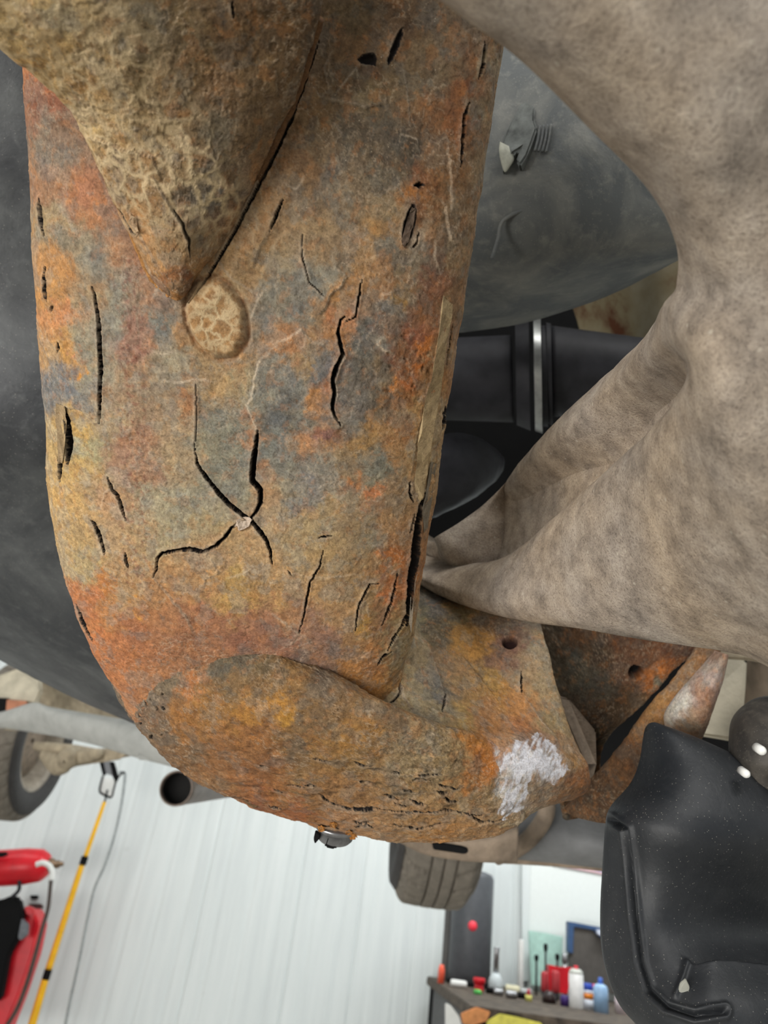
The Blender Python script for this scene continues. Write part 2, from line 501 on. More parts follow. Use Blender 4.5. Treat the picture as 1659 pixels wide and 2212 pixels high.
def rust_color(q, px, py, ctrl, sig=46.0, warp=26.0, seed=1, tan=0.14):
    c = np.array([k[:5] for k in ctrl], float); rgb = lin(c[:, 2:5])
    lum = rgb @ np.array([0.3, 0.55, 0.15]); rgb = lum[:, None] + (rgb - lum[:, None]) * DESAT; rgb = rgb * (1 - tan) + tan * lin((164, 140, 104))
    sg = np.array([k[5] if len(k) > 5 else 1.0 for k in ctrl]) * sig
    wx = px + warp * fbm(q / 70.0, 5, seed, .6) * 2.4 + 1.25 * warp * fbm(q / 17.0, 4, seed + 5, 0.7)
    wy = py + warp * fbm(q / 70.0, 5, seed + 9, .6) * 2.4 + 1.25 * warp * fbm(q / 17.0, 4, seed + 13, 0.7)
    num = np.zeros((len(px), 3)); den = np.full(len(px), 1e-12)
    for i in range(len(c)):
        d2 = ((wx - c[i, 0]) ** 2 + (wy - c[i, 1]) ** 2) / sg[i] ** 2
        wgt = 1.0 / (0.08 + d2) ** 2.1
        den += wgt; num += wgt[:, None] * rgb[i]
    col = num / den[:, None]
    gf = (0.32 * sstep(.05, .11, fbm(q / 48.0, 6, seed + 51, .6)))[:, None]          # grey scale film
    lum = (col @ np.array([.3, .55, .15]))[:, None]
    col = col * (1 - gf) + gf * lum * np.array([1.0, 1.0, 0.86])
    of = (0.40 * sstep(.13, .19, fbm(q / 30.0, 6, seed + 57, .62)))[:, None]         # orange bloom
    col = col * (1 - of) + of * (0.45 * col + 0.55 * lin((172, 112, 58)))
    df = (0.26 * sstep(.19, .24, fbm(q / 26.0, 6, seed + 63, .62)))[:, None]         # dark scabs
    col = col * (1 - df) + df * col * np.array([.42, .36, .32])
    n = fbm(q / 11.0, 5, seed + 21, .7); col = col * (1 + 0.75 * n)[:, None]
    n2 = fbm(q / 34.0, 4, seed + 31)
    col = col * (1 + n2[:, None] * np.array([0.28, 0.21, 0.02]))
    return np.clip(col, 0.004, 0.9)


def cracks_apply(px, py, q, front, h, col, cracks, edges):
    jx = 3.2 * fbm(q / 11.0, 3, 3); jy = 3.2 * fbm(q / 11.0, 3, 6)
    for pts, wd, dep in cracks:
        a = np.array(pts, float); mg = wd + 22
        k = front & (px > a[:, 0].min() - mg) & (px < a[:, 0].max() + mg) & (py > a[:, 1].min() - mg) & (py < a[:, 1].max() + mg)
        i = np.nonzero(k)[0]
        if not len(i): continue
        D, T, S = polydist(px[i] + jx[i], py[i] + jy[i], a)
        prof = np.clip(np.sin(math.pi * np.clip(T, 0.02, 0.98)), 0, 1) ** 0.45
        hw = np.maximum(0.48 * wd * prof, 0.9)
        h[i] -= (1 - sstep(hw * 0.55, hw * 1.0, D)) * dep * prof * PXM
        crack_shade = 1 - sstep(hw * 1.0, hw * 1.3, D)
        lip = np.exp(-((D - hw - 2) / 4.0) ** 2) * (D > hw)
        h[i] += lip * 1.6 * PXM * prof
        col[i] = col[i] * (1 - crack_shade)[:, None] + crack_shade[:, None] * np.array([0.008, 0.005, 0.004])  # dark rust deepened to near-black, painting in the shade of the groove
        pl = lip * 0.30 * prof * (S > 0)
        col[i] = col[i] * (1 - pl)[:, None] + pl[:, None] * np.array([0.46, 0.37, 0.27])
    for pts, side, hgt, pale in edges:
        a = np.array(pts, float); mg = 60
        k = front & (px > a[:, 0].min() - mg) & (px < a[:, 0].max() + mg) & (py > a[:, 1].min() - mg) & (py < a[:, 1].max() + mg)
        i = np.nonzero(k)[0]
        if not len(i): continue
        D, T, S = polydist(px[i] + 1.3 * jx[i], py[i] + 1.3 * jy[i], a)
        prof = np.clip(np.sin(math.pi * np.clip(T, 0.0, 1.0)), 0, 1) ** 0.35
        h[i] += np.where(S == side, 1.0, 0.0) * hgt * PXM * prof * np.exp(-D / 26.0)
        pl = np.exp(-(D / 2.1) ** 2) * min(1.0, pale * 1.0) * prof
        col[i] = col[i] * (1 - pl)[:, None] + pl[:, None] * np.array([0.55, 0.45, 0.33])


def laminate(q, seed, scale, steps):
    n = fbm(q / scale, 5, seed, 0.55) * steps
    fl = np.floor(n); fr = n - fl
    return fl + sstep(0.0, 0.10, fr), np.exp(-((fr - 0.07) / 0.09) ** 2)


SURF = []                        # projected points of the rusty skins, so that loose flakes can lie on them


def lie(x, y, lift):
    best, dep = 1e9, 0.25
    for a in SURF:
        k = np.abs(a[:, 0] - x) + np.abs(a[:, 1] - y); i = int(k.argmin())
        if k[i] < best - 1.5 or (k[i] < 4 and a[i, 2] < dep): best, dep = k[i], a[i, 2]
    return dep - lift


def rust_body(name, rows, nu, nv, ctrl, parent, mat, cracks=(), edges=(), e=2.6, aspect=0.4, coarse=1.0, lam=1.0, sig=46.0, seed=1,
    maskf=None, extra=None, nback=14, warp=26.0, tan=0.14):
    pts = section(rows, nu, nv, nback, e, aspect)
    n = normals(pts)
    sh = pts.shape[:2]
    fp = pts.reshape(-1, 3); fn = n.reshape(-1, 3)
    q = fp / PXM
    px, py = proj(fp)
    v = CAM - fp; v /= np.linalg.norm(v, axis=1)[:, None]
    front = (fn * v).sum(1) > -0.15
    fi = np.zeros(sh, bool); fi[:, :nu] = True
    front &= fi.ravel()
    col = rust_color(q, px, py, ctrl, sig, warp, seed, tan)
    h = np.zeros(len(fp))
    st, ed = laminate(q, seed + 40, 70.0, 5.0)
    h += lam * 1.5 * PXM * st
    pl = ed * (0.46 * lam) * sstep(-0.25, 0.35, fbm(q / 110.0, 2, seed + 50))
    col = col * (1 - pl)[:, None] + pl[:, None] * np.array([0.46, 0.36, 0.25])
    st2, ed2 = laminate(q, seed + 60, 24.0, 3.0)
    g2 = sstep(-0.1, 0.4, fbm(q / 80.0, 3, seed + 63))
    h += lam * 0.9 * PXM * st2 * g2
    pl = ed2 * 0.46 * lam * g2
    col = col * (1 - pl)[:, None] + pl[:, None] * np.array([0.44, 0.33, 0.22])
    h += coarse * PXM * (2.2 * fbm(q / 22.0, 4, seed + 70) + 4.0 * fbm(q / 120.0, 2, seed + 75))
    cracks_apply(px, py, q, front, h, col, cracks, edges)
    mask = maskf(px, py, q) if maskf else np.zeros(len(fp))
    if extra: extra(px, py, q, front, h, col)
    fp2 = fp + fn * np.where(fi.ravel(), h, 0)[:, None]
    if name != 'bracket_plate':
        sx, sy = proj(fp2); SURF.append(np.stack([sx, sy, (fp2 - CAM) @ FW], 1)[front])
    return grid_obj(name, fp2.reshape(*sh, 3), mat, parent, col, mask)


def row2(L, R, d, tf, tb=None, dl=0.0, dr=0.0):
    """section row with a straight chord"""
    return (L[0], L[1], d + dl, (L[0] + R[0]) / 2, (L[1] + R[1]) / 2, d, R[0], R[1], d + dr, tf, tb if tb is not None else tf)


beam_root = empty('rusted_crossmember', P1(540, 860, 0.24), 'flaking rusted steel crossmember running down the middle of the picture', 'car part')

beam_rows = [row2((34, -560), (1128, -560), 0.172, 0.024), row2((56, -160), (1108, -160), 0.190, 0.026), row2((64, 60), (1088, 60), 0.200, 0.027),
             row2((81, 300), (1051, 300), 0.211, 0.029), row2((97, 600), (1008, 600), 0.225, 0.030),
             row2((120, 880), (963, 880), 0.241, 0.031), row2((127, 1060), (941, 1060), 0.251, 0.031),
             row2((154, 1230), (912, 1230), 0.260, 0.030), row2((203, 1380), (894, 1370), 0.268, 0.028),
             row2((236, 1445), (872, 1440), 0.272, 0.026), row2((300, 1560), (860, 1540), 0.280, 0.022)]

beam_ctrl = [
    (90, 170, 150, 88, 55), (110, 210, 130, 72, 50), (120, 320, 112, 102, 92), (105, 400, 150, 108, 78), (150, 300, 120, 96, 80), (180, 420, 165, 108, 78), (230, 450, 150, 100, 74),
    (205, 470, 168, 112, 72), (270, 400, 140, 92, 68), (120, 480, 152, 132, 98), (150, 520, 128, 120, 102), (200, 560, 126, 120, 106), (250, 520, 148, 112, 88),
    (110, 560, 176, 124, 70), (300, 560, 150, 108, 84), (115, 640, 178, 128, 72), (135, 680, 196, 128, 78), (180, 640, 150, 130, 102), (185, 740, 146, 138, 116), (130, 760, 182, 134, 70),
    (165, 800, 196, 130, 36, 0.45), (160, 770, 186, 120, 80, .4), (140, 840, 104, 110, 116), (180, 850, 116, 118, 118), (195, 800, 150, 144, 122), (240, 700, 140, 136, 122), (250, 640, 136, 130, 112),
    (290, 700, 146, 108, 92), (285, 760, 152, 112, 94), (300, 640, 158, 122, 98), (345, 700, 108, 112, 108), (330, 790, 150, 132, 106), (380, 780, 154, 144, 122),
    (400, 860, 168, 116, 76, .5), (390, 840, 128, 112, 96, .4), (320, 860, 148, 124, 98), (270, 860, 158, 130, 102), (240, 900, 156, 136, 108), (300, 940, 152, 116, 94), (320, 1000, 158, 122, 98), (275, 980, 170, 130, 104),
    (165, 930, 190, 152, 84), (190, 960, 168, 160, 122), (170, 1010, 188, 154, 92), (150, 1080, 188, 152, 96), (200, 1070, 178, 148, 104), (165, 1170, 178, 148, 100), (240, 1090, 184, 146, 110), (235, 1160, 180, 148, 108),
    (190, 1220, 172, 150, 106), (215, 1270, 188, 118, 54, .55), (180, 1300, 176, 106, 64), (230, 1330, 178, 118, 68), (215, 1380, 184, 108, 60), (250, 1390, 176, 108, 66), (270, 1280, 172, 136, 94), (285, 1310, 200, 138, 58, .5),
    (390, 930, 166, 140, 108), (380, 1010, 164, 142, 110), (350, 1080, 156, 148, 124), (400, 1080, 152, 146, 122), (370, 1150, 162, 150, 118), (310, 1150, 172, 148, 112), (440, 1120, 160, 144, 110), (300, 1230, 172, 140, 102),
    (460, 900, 118, 120, 112), (490, 950, 120, 122, 110), (480, 1010, 124, 124, 110), (520, 1040, 134, 132, 116), (440, 960, 132, 130, 112), (530, 900, 168, 116, 80, .5), (545, 950, 166, 120, 88, .4), (580, 1020, 160, 118, 88, .6),
    (440, 800, 158, 130, 92), (470, 840, 164, 134, 94), (500, 780, 158, 122, 84), (430, 740, 154, 116, 76), (520, 830, 156, 140, 108),
    (600, 800, 122, 122, 116), (570, 860, 130, 130, 120), (612, 850, 88, 94, 98), (606, 910, 84, 92, 96), (640, 830, 112, 116, 114), (590, 960, 112, 118, 114), (620, 1000, 118, 120, 114), (655, 900, 126, 124, 112),
    (680, 880, 178, 128, 84, .7), (660, 950, 176, 124, 84), (700, 940, 126, 84, 80, .7), (715, 960, 166, 120, 78, .4), (640, 960, 152, 120, 92, .6), (690, 790, 102, 106, 110), (690, 840, 178, 124, 72, .5), (650, 770, 158, 130, 92), (620, 740, 172, 118, 76), (600, 730, 160, 118, 82),
    (600, 640, 112, 112, 104), (640, 600, 116, 114, 106), (680, 620, 110, 112, 106), (700, 600, 124, 120, 108), (660, 680, 118, 116, 106), (580, 690, 116, 114, 106), (620, 560, 136, 116, 88), (560, 600, 146, 114, 76), (700, 680, 146, 120, 90),
    (740, 640, 162, 118, 72), (720, 680, 170, 110, 72), (760, 690, 166, 112, 76), (770, 600, 156, 118, 78), (780, 540, 150, 118, 82), (720, 740, 164, 112, 66), (715, 820, 156, 98, 62),
    (620, 480, 140, 112, 80), (560, 480, 136, 104, 70), (680, 500, 134, 112, 84), (720, 540, 134, 110, 82), (740, 470, 122, 104, 82), (600, 400, 128, 96, 64), (640, 330, 116, 84, 56), (560, 540, 144, 110, 72), (500, 560, 142, 112, 76),
    (700, 300, 92, 76, 60), (720, 350, 84, 74, 66), (760, 280, 72, 66, 58), (800, 300, 78, 68, 56), (860, 310, 58, 54, 50), (880, 330, 54, 50, 48), (780, 350, 92, 78, 62), (820, 390, 92, 82, 68), (700, 400, 104, 90, 76), (760, 420, 112, 96, 76), (840, 440, 128, 110, 84),
    (800, 220, 96, 82, 60), (840, 160, 84, 68, 48), (800, 140, 76, 46, 28, .6), (740, 170, 96, 76, 56), (760, 100, 92, 66, 42), (700, 120, 88, 68, 48), (720, 210, 104, 80, 54), (660, 260, 110, 80, 50), (860, 60, 70, 46, 28), (760, 30, 72, 58, 40), (830, 90, 100, 74, 52),
    (900, 100, 98, 82, 64), (960, 80, 100, 86, 72), (940, 160, 96, 82, 64), (900, 220, 98, 82, 62), (1000, 140, 104, 84, 64), (985, 200, 126, 76, 44), (950, 240, 122, 80, 50), (1020, 130, 118, 80, 56), (1010, 170, 120, 66, 36),
    (960, 300, 116, 82, 54), (985, 270, 138, 80, 42), (940, 340, 118, 86, 58), (915, 380, 106, 60, 36), (895, 420, 160, 98, 38, .6), (950, 400, 128, 82, 46), (920, 450, 124, 80, 48), (980, 380, 126, 90, 58), (1040, 240, 122, 104, 82), (1060, 140, 128, 112, 88), (1030, 360, 122, 102, 78),
    (960, 470, 124, 96, 68), (990, 450, 126, 102, 76), (985, 560, 128, 106, 78), (905, 520, 146, 128, 108), (890, 560, 132, 114, 92), (850, 490, 146, 110, 70), (840, 530, 102, 98, 90), (850, 570, 94, 88, 82), (810, 500, 156, 118, 72),
    (870, 600, 122, 106, 82), (865, 640, 152, 116, 64, .5), (830, 610, 142, 104, 72), (945, 620, 134, 86, 62), (925, 600, 112, 74, 60), (960, 560, 116, 80, 60), (930, 650, 140, 92, 62), (970, 660, 130, 104, 74),
    (840, 680, 104, 100, 96), (800, 720, 92, 94, 92), (780, 800, 82, 84, 84), (760, 760, 88, 92, 92), (830, 740, 124, 118, 108), (850, 700, 116, 98, 88), (870, 730, 104, 72, 54), (800, 860, 88, 84, 78), (770, 850, 104, 102, 98), (820, 800, 110, 94, 74), (750, 900, 112, 108, 102), (740, 830, 96, 96, 94),
    (925, 740, 200, 112, 34, .7), (915, 790, 190, 104, 32, .6), (850, 825, 196, 118, 40, .45), (890, 830, 168, 90, 36, .7), (850, 780, 118, 70, 52), (880, 760, 130, 82, 50), (900, 720, 134, 74, 54), (870, 860, 140, 92, 52), (830, 880, 118, 92, 64), (930, 830, 160, 116, 74), (950, 760, 150, 120, 86),
    (900, 900, 164, 128, 82), (915, 960, 168, 144, 104), (900, 1030, 158, 130, 92), (930, 920, 164, 146, 114), (860, 930, 152, 104, 62), (850, 980, 156, 116, 74), (800, 920, 160, 120, 74), (780, 960, 158, 122, 74), (820, 1000, 112, 116, 106), (790, 1030, 124, 122, 106), (800, 1060, 196, 116, 66, .5), (795, 1085, 190, 116, 72, .4),
    (740, 1000, 136, 116, 90), (750, 1040, 176, 116, 70, .7), (700, 1010, 132, 128, 118), (660, 1050, 124, 122, 120), (640, 1090, 118, 120, 118), (690, 1060, 134, 128, 118), (620, 1060, 146, 134, 112), (720, 1090, 152, 130, 96), (770, 1120, 148, 124, 92), (680, 1130, 164, 142, 104),
    (600, 1130, 172, 148, 114), (640, 1170, 168, 144, 106), (580, 1080, 168, 136, 102), (550, 1160, 174, 142, 104), (500, 1180, 174, 144, 104), (560, 1220, 178, 144, 102), (460, 1210, 174, 138, 98), (500, 1260, 182, 148, 84), (520, 1290, 176, 138, 80), (450, 1270, 176, 134, 88), (400, 1240, 170, 132, 92), (340, 1280, 172, 124, 80),
    (700, 1190, 164, 136, 94), (760, 1200, 150, 126, 92), (800, 1180, 136, 122, 96), (820, 1240, 152, 118, 80), (720, 1270, 168, 134, 92), (660, 1260, 170, 134, 92), (780, 1290, 162, 130, 90), (740, 1340, 160, 124, 86), (600, 1270, 172, 134, 86),
    (860, 1120, 160, 122, 82), (870, 1070, 150, 120, 86), (880, 1150, 148, 108, 74), (850, 1200, 178, 104, 48, .7), (860, 1260, 164, 96, 50), (840, 1300, 186, 104, 48, .6), (870, 1310, 148, 116, 78), (800, 1300, 132, 104, 68), (790, 1350, 168, 128, 60, .6), (830, 1350, 134, 92, 60), (870, 1350, 156, 132, 92),
    (320, 1340, 170, 112, 72), (380, 1320, 166, 114, 76), (300, 1360, 160, 98, 64), (400, 1370, 148, 96, 68), (440, 1330, 160, 104, 74), (520, 1360, 146, 92, 70), (560, 1330, 152, 104, 78), (600, 1370, 142, 96, 78), (640, 1320, 160, 114, 78), (680, 1370, 142, 104, 86), (650, 1410, 122, 92, 82), (720, 1410, 130, 100, 86), (760, 1390, 154, 116, 78),
    (800, 1420, 172, 116, 66), (780, 1460, 186, 126, 62), (820, 1480, 196, 138, 72), (850, 1430, 148, 128, 94), (840, 1500, 176, 132, 78), (870, 1400, 150, 136, 104)]

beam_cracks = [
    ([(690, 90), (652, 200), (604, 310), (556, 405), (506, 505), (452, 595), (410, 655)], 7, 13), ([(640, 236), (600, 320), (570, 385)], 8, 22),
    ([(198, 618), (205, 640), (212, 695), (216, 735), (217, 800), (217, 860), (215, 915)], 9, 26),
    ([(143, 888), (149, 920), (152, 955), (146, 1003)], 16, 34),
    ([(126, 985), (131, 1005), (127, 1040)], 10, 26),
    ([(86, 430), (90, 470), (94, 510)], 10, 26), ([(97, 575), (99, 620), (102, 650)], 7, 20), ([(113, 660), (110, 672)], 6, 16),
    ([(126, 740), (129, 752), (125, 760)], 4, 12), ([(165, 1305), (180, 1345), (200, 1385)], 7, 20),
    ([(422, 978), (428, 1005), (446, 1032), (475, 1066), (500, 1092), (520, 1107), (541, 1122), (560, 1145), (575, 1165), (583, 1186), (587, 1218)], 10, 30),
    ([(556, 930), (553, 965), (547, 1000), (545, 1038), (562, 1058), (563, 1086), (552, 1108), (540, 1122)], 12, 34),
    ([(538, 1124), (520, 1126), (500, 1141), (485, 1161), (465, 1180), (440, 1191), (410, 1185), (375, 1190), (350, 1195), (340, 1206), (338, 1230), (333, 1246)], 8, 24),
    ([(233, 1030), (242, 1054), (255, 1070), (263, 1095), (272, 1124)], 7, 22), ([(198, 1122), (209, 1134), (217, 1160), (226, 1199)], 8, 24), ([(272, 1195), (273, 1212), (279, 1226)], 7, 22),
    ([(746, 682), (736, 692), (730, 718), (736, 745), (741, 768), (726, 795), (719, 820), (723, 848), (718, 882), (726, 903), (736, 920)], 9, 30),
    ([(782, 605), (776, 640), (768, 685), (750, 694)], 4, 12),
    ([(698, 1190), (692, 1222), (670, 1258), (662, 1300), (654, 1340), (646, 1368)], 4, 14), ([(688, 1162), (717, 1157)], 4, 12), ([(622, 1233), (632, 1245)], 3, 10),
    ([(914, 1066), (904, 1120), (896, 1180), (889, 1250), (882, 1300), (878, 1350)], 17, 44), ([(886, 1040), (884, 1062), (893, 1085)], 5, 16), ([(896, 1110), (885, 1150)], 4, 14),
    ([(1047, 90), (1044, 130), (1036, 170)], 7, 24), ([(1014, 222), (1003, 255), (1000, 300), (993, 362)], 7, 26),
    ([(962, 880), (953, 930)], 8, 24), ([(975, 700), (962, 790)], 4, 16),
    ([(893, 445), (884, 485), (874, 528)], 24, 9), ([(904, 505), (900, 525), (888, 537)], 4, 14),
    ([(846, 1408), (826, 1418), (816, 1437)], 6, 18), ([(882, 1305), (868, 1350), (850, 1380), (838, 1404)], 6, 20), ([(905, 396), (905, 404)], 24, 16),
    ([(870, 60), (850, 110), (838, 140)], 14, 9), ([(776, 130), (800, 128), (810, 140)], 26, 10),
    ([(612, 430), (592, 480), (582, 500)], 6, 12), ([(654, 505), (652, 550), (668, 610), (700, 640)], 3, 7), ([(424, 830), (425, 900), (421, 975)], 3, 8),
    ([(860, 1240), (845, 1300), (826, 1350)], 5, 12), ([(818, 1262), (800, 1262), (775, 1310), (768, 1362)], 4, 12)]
beam_edges = [
    ([(120, 866), (150, 880), (180, 886), (188, 898), (206, 916), (216, 914)], -1, 6, .5),
    ([(585, 760), (562, 775), (550, 812), (545, 860), (533, 874), (548, 912), (556, 940)], -1, 5, .7),
    ([(333, 1246), (360, 1280), (385, 1310), (402, 1330), (422, 1370)], 1, 3, .45),
    ([(440, 1192), (462, 1215), (474, 1238), (445, 1250), (438, 1280)], 1, 2.5, .4),
    ([(736, 560), (726, 578), (748, 596), (740, 615), (712, 640), (703, 668), (680, 684)], 1, 6, .7),
    ([(590, 742), (620, 732), (650, 712), (672, 736), (700, 744)], 1, 4, .6), ([(596, 600), (600, 650), (598, 700)], 1, 2, .5), ([(650, 520), (668, 612), (702, 648)], 1, 2, .5),
    ([(812, 740), (830, 758), (850, 764)], -1, 5, .8), ([(820, 640), (846, 630), (850, 660), (872, 690)], 1, 3, .5),
    ([(715, 890), (732, 910), (742, 926)], 1, 4, .7), ([(735, 775), (744, 770), (726, 820), (728, 870)], 1, 3, .6),
    ([(350, 822), (390, 826), (420, 818), (460, 824)], 1, 3, .6), ([(322, 752), (352, 766), (384, 758)], 1, 2, .5), ([(300, 600), (294, 680), (300, 740)], 1, 2, .4),
    ([(700, 210), (740, 222), (790, 232), (838, 222)], -1, 6, .5), ([(725, 205), (750, 170), (772, 146), (775, 168)], 1, 5, .5), ([(712, 195), (700, 150), (720, 110)], 1, 4, .3),
    ([(718, 262), (740, 290), (722, 310)], 1, 4, .4), ([(865, 290), (900, 300), (906, 330)], 1, 4, .5), ([(868, 130), (880, 200), (884, 270)], 1, 3, .4),
    ([(950, 430), (960, 445), (972, 520), (984, 530)], -1, 4, .5), ([(940, 520), (938, 560), (950, 590)], -1, 2, .5), ([(965, 300), (974, 420), (970, 470)], -1, 3, .4),
    ([(955, 640), (944, 740), (936, 800), (920, 850), (902, 870)], -1, 4, .12), ([(936, 890), (926, 930), (918, 990), (905, 1040), (893, 1086)], -1, 4, .12), ([(912, 880), (898, 960), (888, 1040)], 1, 3, .4),
    ([(490, 1250), (520, 1240), (540, 1230), (560, 1238)], 1, 2, .4), ([(648, 1370), (630, 1392), (616, 1392)], 1, 2, .4), ([(585, 1326), (620, 1350), (644, 1370)], 1, 2, .5),
    ([(130, 800), (210, 830)], 1, 1, .0), ([(280, 880), (282, 960), (300, 1010), (290, 1080)], 1, 1.5, .3), ([(215, 1100), (228, 1062), (250, 1050)], 1, 3, .4),
    ([(600, 1230), (660, 1245), (700, 1248), (770, 1240), (800, 1262)], 1, 1.5, .25), ([(470, 560), (500, 600), (560, 640), (580, 620)], 1, 3, .4), ([(610, 395), (640, 410), (660, 380)], 1, 4, .35), ([(584, 500), (560, 540), (548, 580)], 1, 4, .35),
    ([(560, 640), (540, 690), (545, 740)], -1, 3, .3)]


def beam_mask(px, py, q):
    def blob(x, y, rx, ry): return np.exp(-(((px - x) / rx) ** 2 + ((py - y) / ry) ** 2))
    m_ = 0.85 * np.exp(-((((px - 468) / 62) ** 2 + ((py - 686) / 86) ** 2) ** 2)) + 0.22 * blob(560, 520, 60, 120) + .15 * blob(640, 240, 60, 100)
    return m_ * (px > 0)


def beam_extra(px, py, q, front, h, col):
    # thick oval crust lobe below the gusset tip, ringed by a groove
    u = (px - 468) * 0.94 + (py - 688) * -0.34; vv = (px - 468) * 0.34 + (py - 688) * 0.94
    r = np.hypot(u / 62, vv / 88) + 0.10 * fbm(q / 25.0, 3, 91)
    lob = 1 - sstep(0.80, 1.02, r)
    h += np.where(front, lob * 10 * PXM, 0)
    ring = np.exp(-((r - 1.06) / 0.06) ** 2)
    h -= np.where(front, ring * 6 * PXM, 0)
    k = (lob * 0.75)[:, None]
    tgt = lin((160, 122, 78)) * (1 + 0.5 * fbm(q / 16.0, 3, 95))[:, None]
    col[:] = col * (1 - k) + k * tgt
    k = (ring * 0.5)[:, None]; col[:] = col * (1 - k) + k * lin((120, 72, 34))
    # raised crust beside the gusset weld
    D, T, S = polydist(px, py, [(660, 120), (600, 330), (520, 500), (430, 620)])
    rim = np.exp(-((D - 40) / 22.0) ** 2) * (S < 0)
    h += np.where(front, rim * 6 * PXM, 0)
    # pits and scabs in the orange bloom along the right edge
    pit = sstep(0.18, 0.5, fbm(q / 12.0, 3, 101)) * np.exp(-(((px - 880) / 70) ** 2 + ((py - 800) / 90) ** 2))
    h -= np.where(front, pit * 6 * PXM, 0)
    k = (0.6 * pit)[:, None]; col[:] = col * (1 - k) + k * lin((70, 38, 22))
    # red-brown speckle band running down the left side
    band = np.exp(-((px - (285 + 0.02 * (py - 700))) / 34.0) ** 2) * (py > 560) * (py < 1260)
    k = (band * 0.55 * sstep(0.02, 0.4, fbm(q / 10.0, 3, 107)))[:, None]
    col[:] = col * (1 - k) + k * lin((124, 70, 58))
    h += np.where(front, band * 2.5 * PXM * fbm(q / 9.0, 2, 109), 0)


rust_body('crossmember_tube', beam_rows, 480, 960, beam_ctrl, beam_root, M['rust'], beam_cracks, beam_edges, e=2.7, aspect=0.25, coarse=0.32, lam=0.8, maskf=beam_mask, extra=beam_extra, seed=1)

# V-shaped gusset plate overlapping the top of the tube
def g3(L, Mm, Rr, tf=0.0045, tb=0.0035):
    return (*L, *Mm, *Rr, tf, tb)


gus_rows = [g3((366, 636, .1985), (384, 649, .1975), (402, 639, .1985), .0015), g3((330, 598, .197), (383, 612, .194), (432, 596, .1975), .003),
            g3((284, 500, .192), (380, 505, .1875), (494, 500, .1935)), g3((232, 400, .185), (380, 400, .180), (547, 395, .188), .005),
            g3((186, 300, .177), (378, 300, .174), (594, 300, .182), .005), g3((126, 208, .167), (370, 200, .168), (640, 195, .1755), .006),
            g3((-8, 98, .154), (340, 100, .161), (670, 108, .170), .006), g3((-120, 15, .146), (325, 0, .155), (692, 20, .165), .006), g3((-200, -80, .140), (315, -110, .150), (712, -100, .160), .006), g3((-380, -420, .118), (285, -470, .132), (770, -440, .142), .006)]
gus_ctrl = [(385, 640, 150, 104, 56), (350, 600, 140, 88, 50), (400, 600, 118, 68, 40), (430, 590, 150, 112, 70), (330, 580, 172, 124, 72), (360, 540, 146, 112, 74), (400, 500, 140, 112, 78), (340, 480, 150, 118, 78), (300, 500, 172, 124, 76),
            (450, 500, 108, 88, 64), (480, 480, 128, 90, 58), (430, 400, 104, 92, 76), (450, 420, 90, 86, 80), (380, 380, 142, 116, 80), (300, 400, 140, 108, 70), (250, 380, 150, 118, 76), (500, 380, 112, 88, 62), (540, 380, 136, 100, 66),
            (340, 300, 136, 114, 80), (240, 320, 170, 141, 98), (200, 280, 196, 165, 110), (420, 300, 116, 94, 66), (480, 280, 100, 92, 78), (560, 280, 104, 82, 58), (300, 200, 122, 104, 76), (200, 200, 180, 146, 96), (140, 180, 199, 163, 105), (400, 180, 112, 88, 60), (480, 180, 120, 90, 60), (560, 180, 98, 76, 50),
            (620, 180, 96, 72, 48), (100, 100, 194, 158, 103), (200, 80, 156, 134, 98), (300, 80, 114, 100, 76), (400, 80, 100, 84, 60), (500, 60, 92, 68, 44), (600, 60, 88, 66, 42), (660, 60, 84, 60, 38), (40, 40, 211, 180, 124), (120, 20, 180, 156, 112), (300, -40, 100, 86, 64), (550, -40, 84, 62, 40)]


def gus_mask(px, py, q):
    lim = 150 + 0.62 * py
    m_ = 0.85 * (1 - sstep(lim + 20, lim + 190, px)) * (1 - sstep(420, 600, py))
    return np.clip(m_ * (0.75 + 0.8 * fbm(q / 120.0, 2, 5)), 0, 1)


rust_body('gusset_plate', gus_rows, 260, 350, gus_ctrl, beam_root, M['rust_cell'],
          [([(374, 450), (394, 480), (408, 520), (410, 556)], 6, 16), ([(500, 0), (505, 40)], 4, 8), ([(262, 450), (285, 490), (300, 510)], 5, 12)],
          [([(330, 380), (372, 450), (404, 500), (411, 560)], 1, 5, .6), ([(250, 380), (300, 500), (345, 590)], 1, 4, .4), ([(190, 290), (260, 320), (330, 340), (350, 390)], 1, 6, .2)],
          e=3.2, aspect=0.1, coarse=1.3, lam=1.0, maskf=gus_mask, seed=4, sig=42)['label'] = 'V-shaped gusset plate with pale mud-crack pattern'


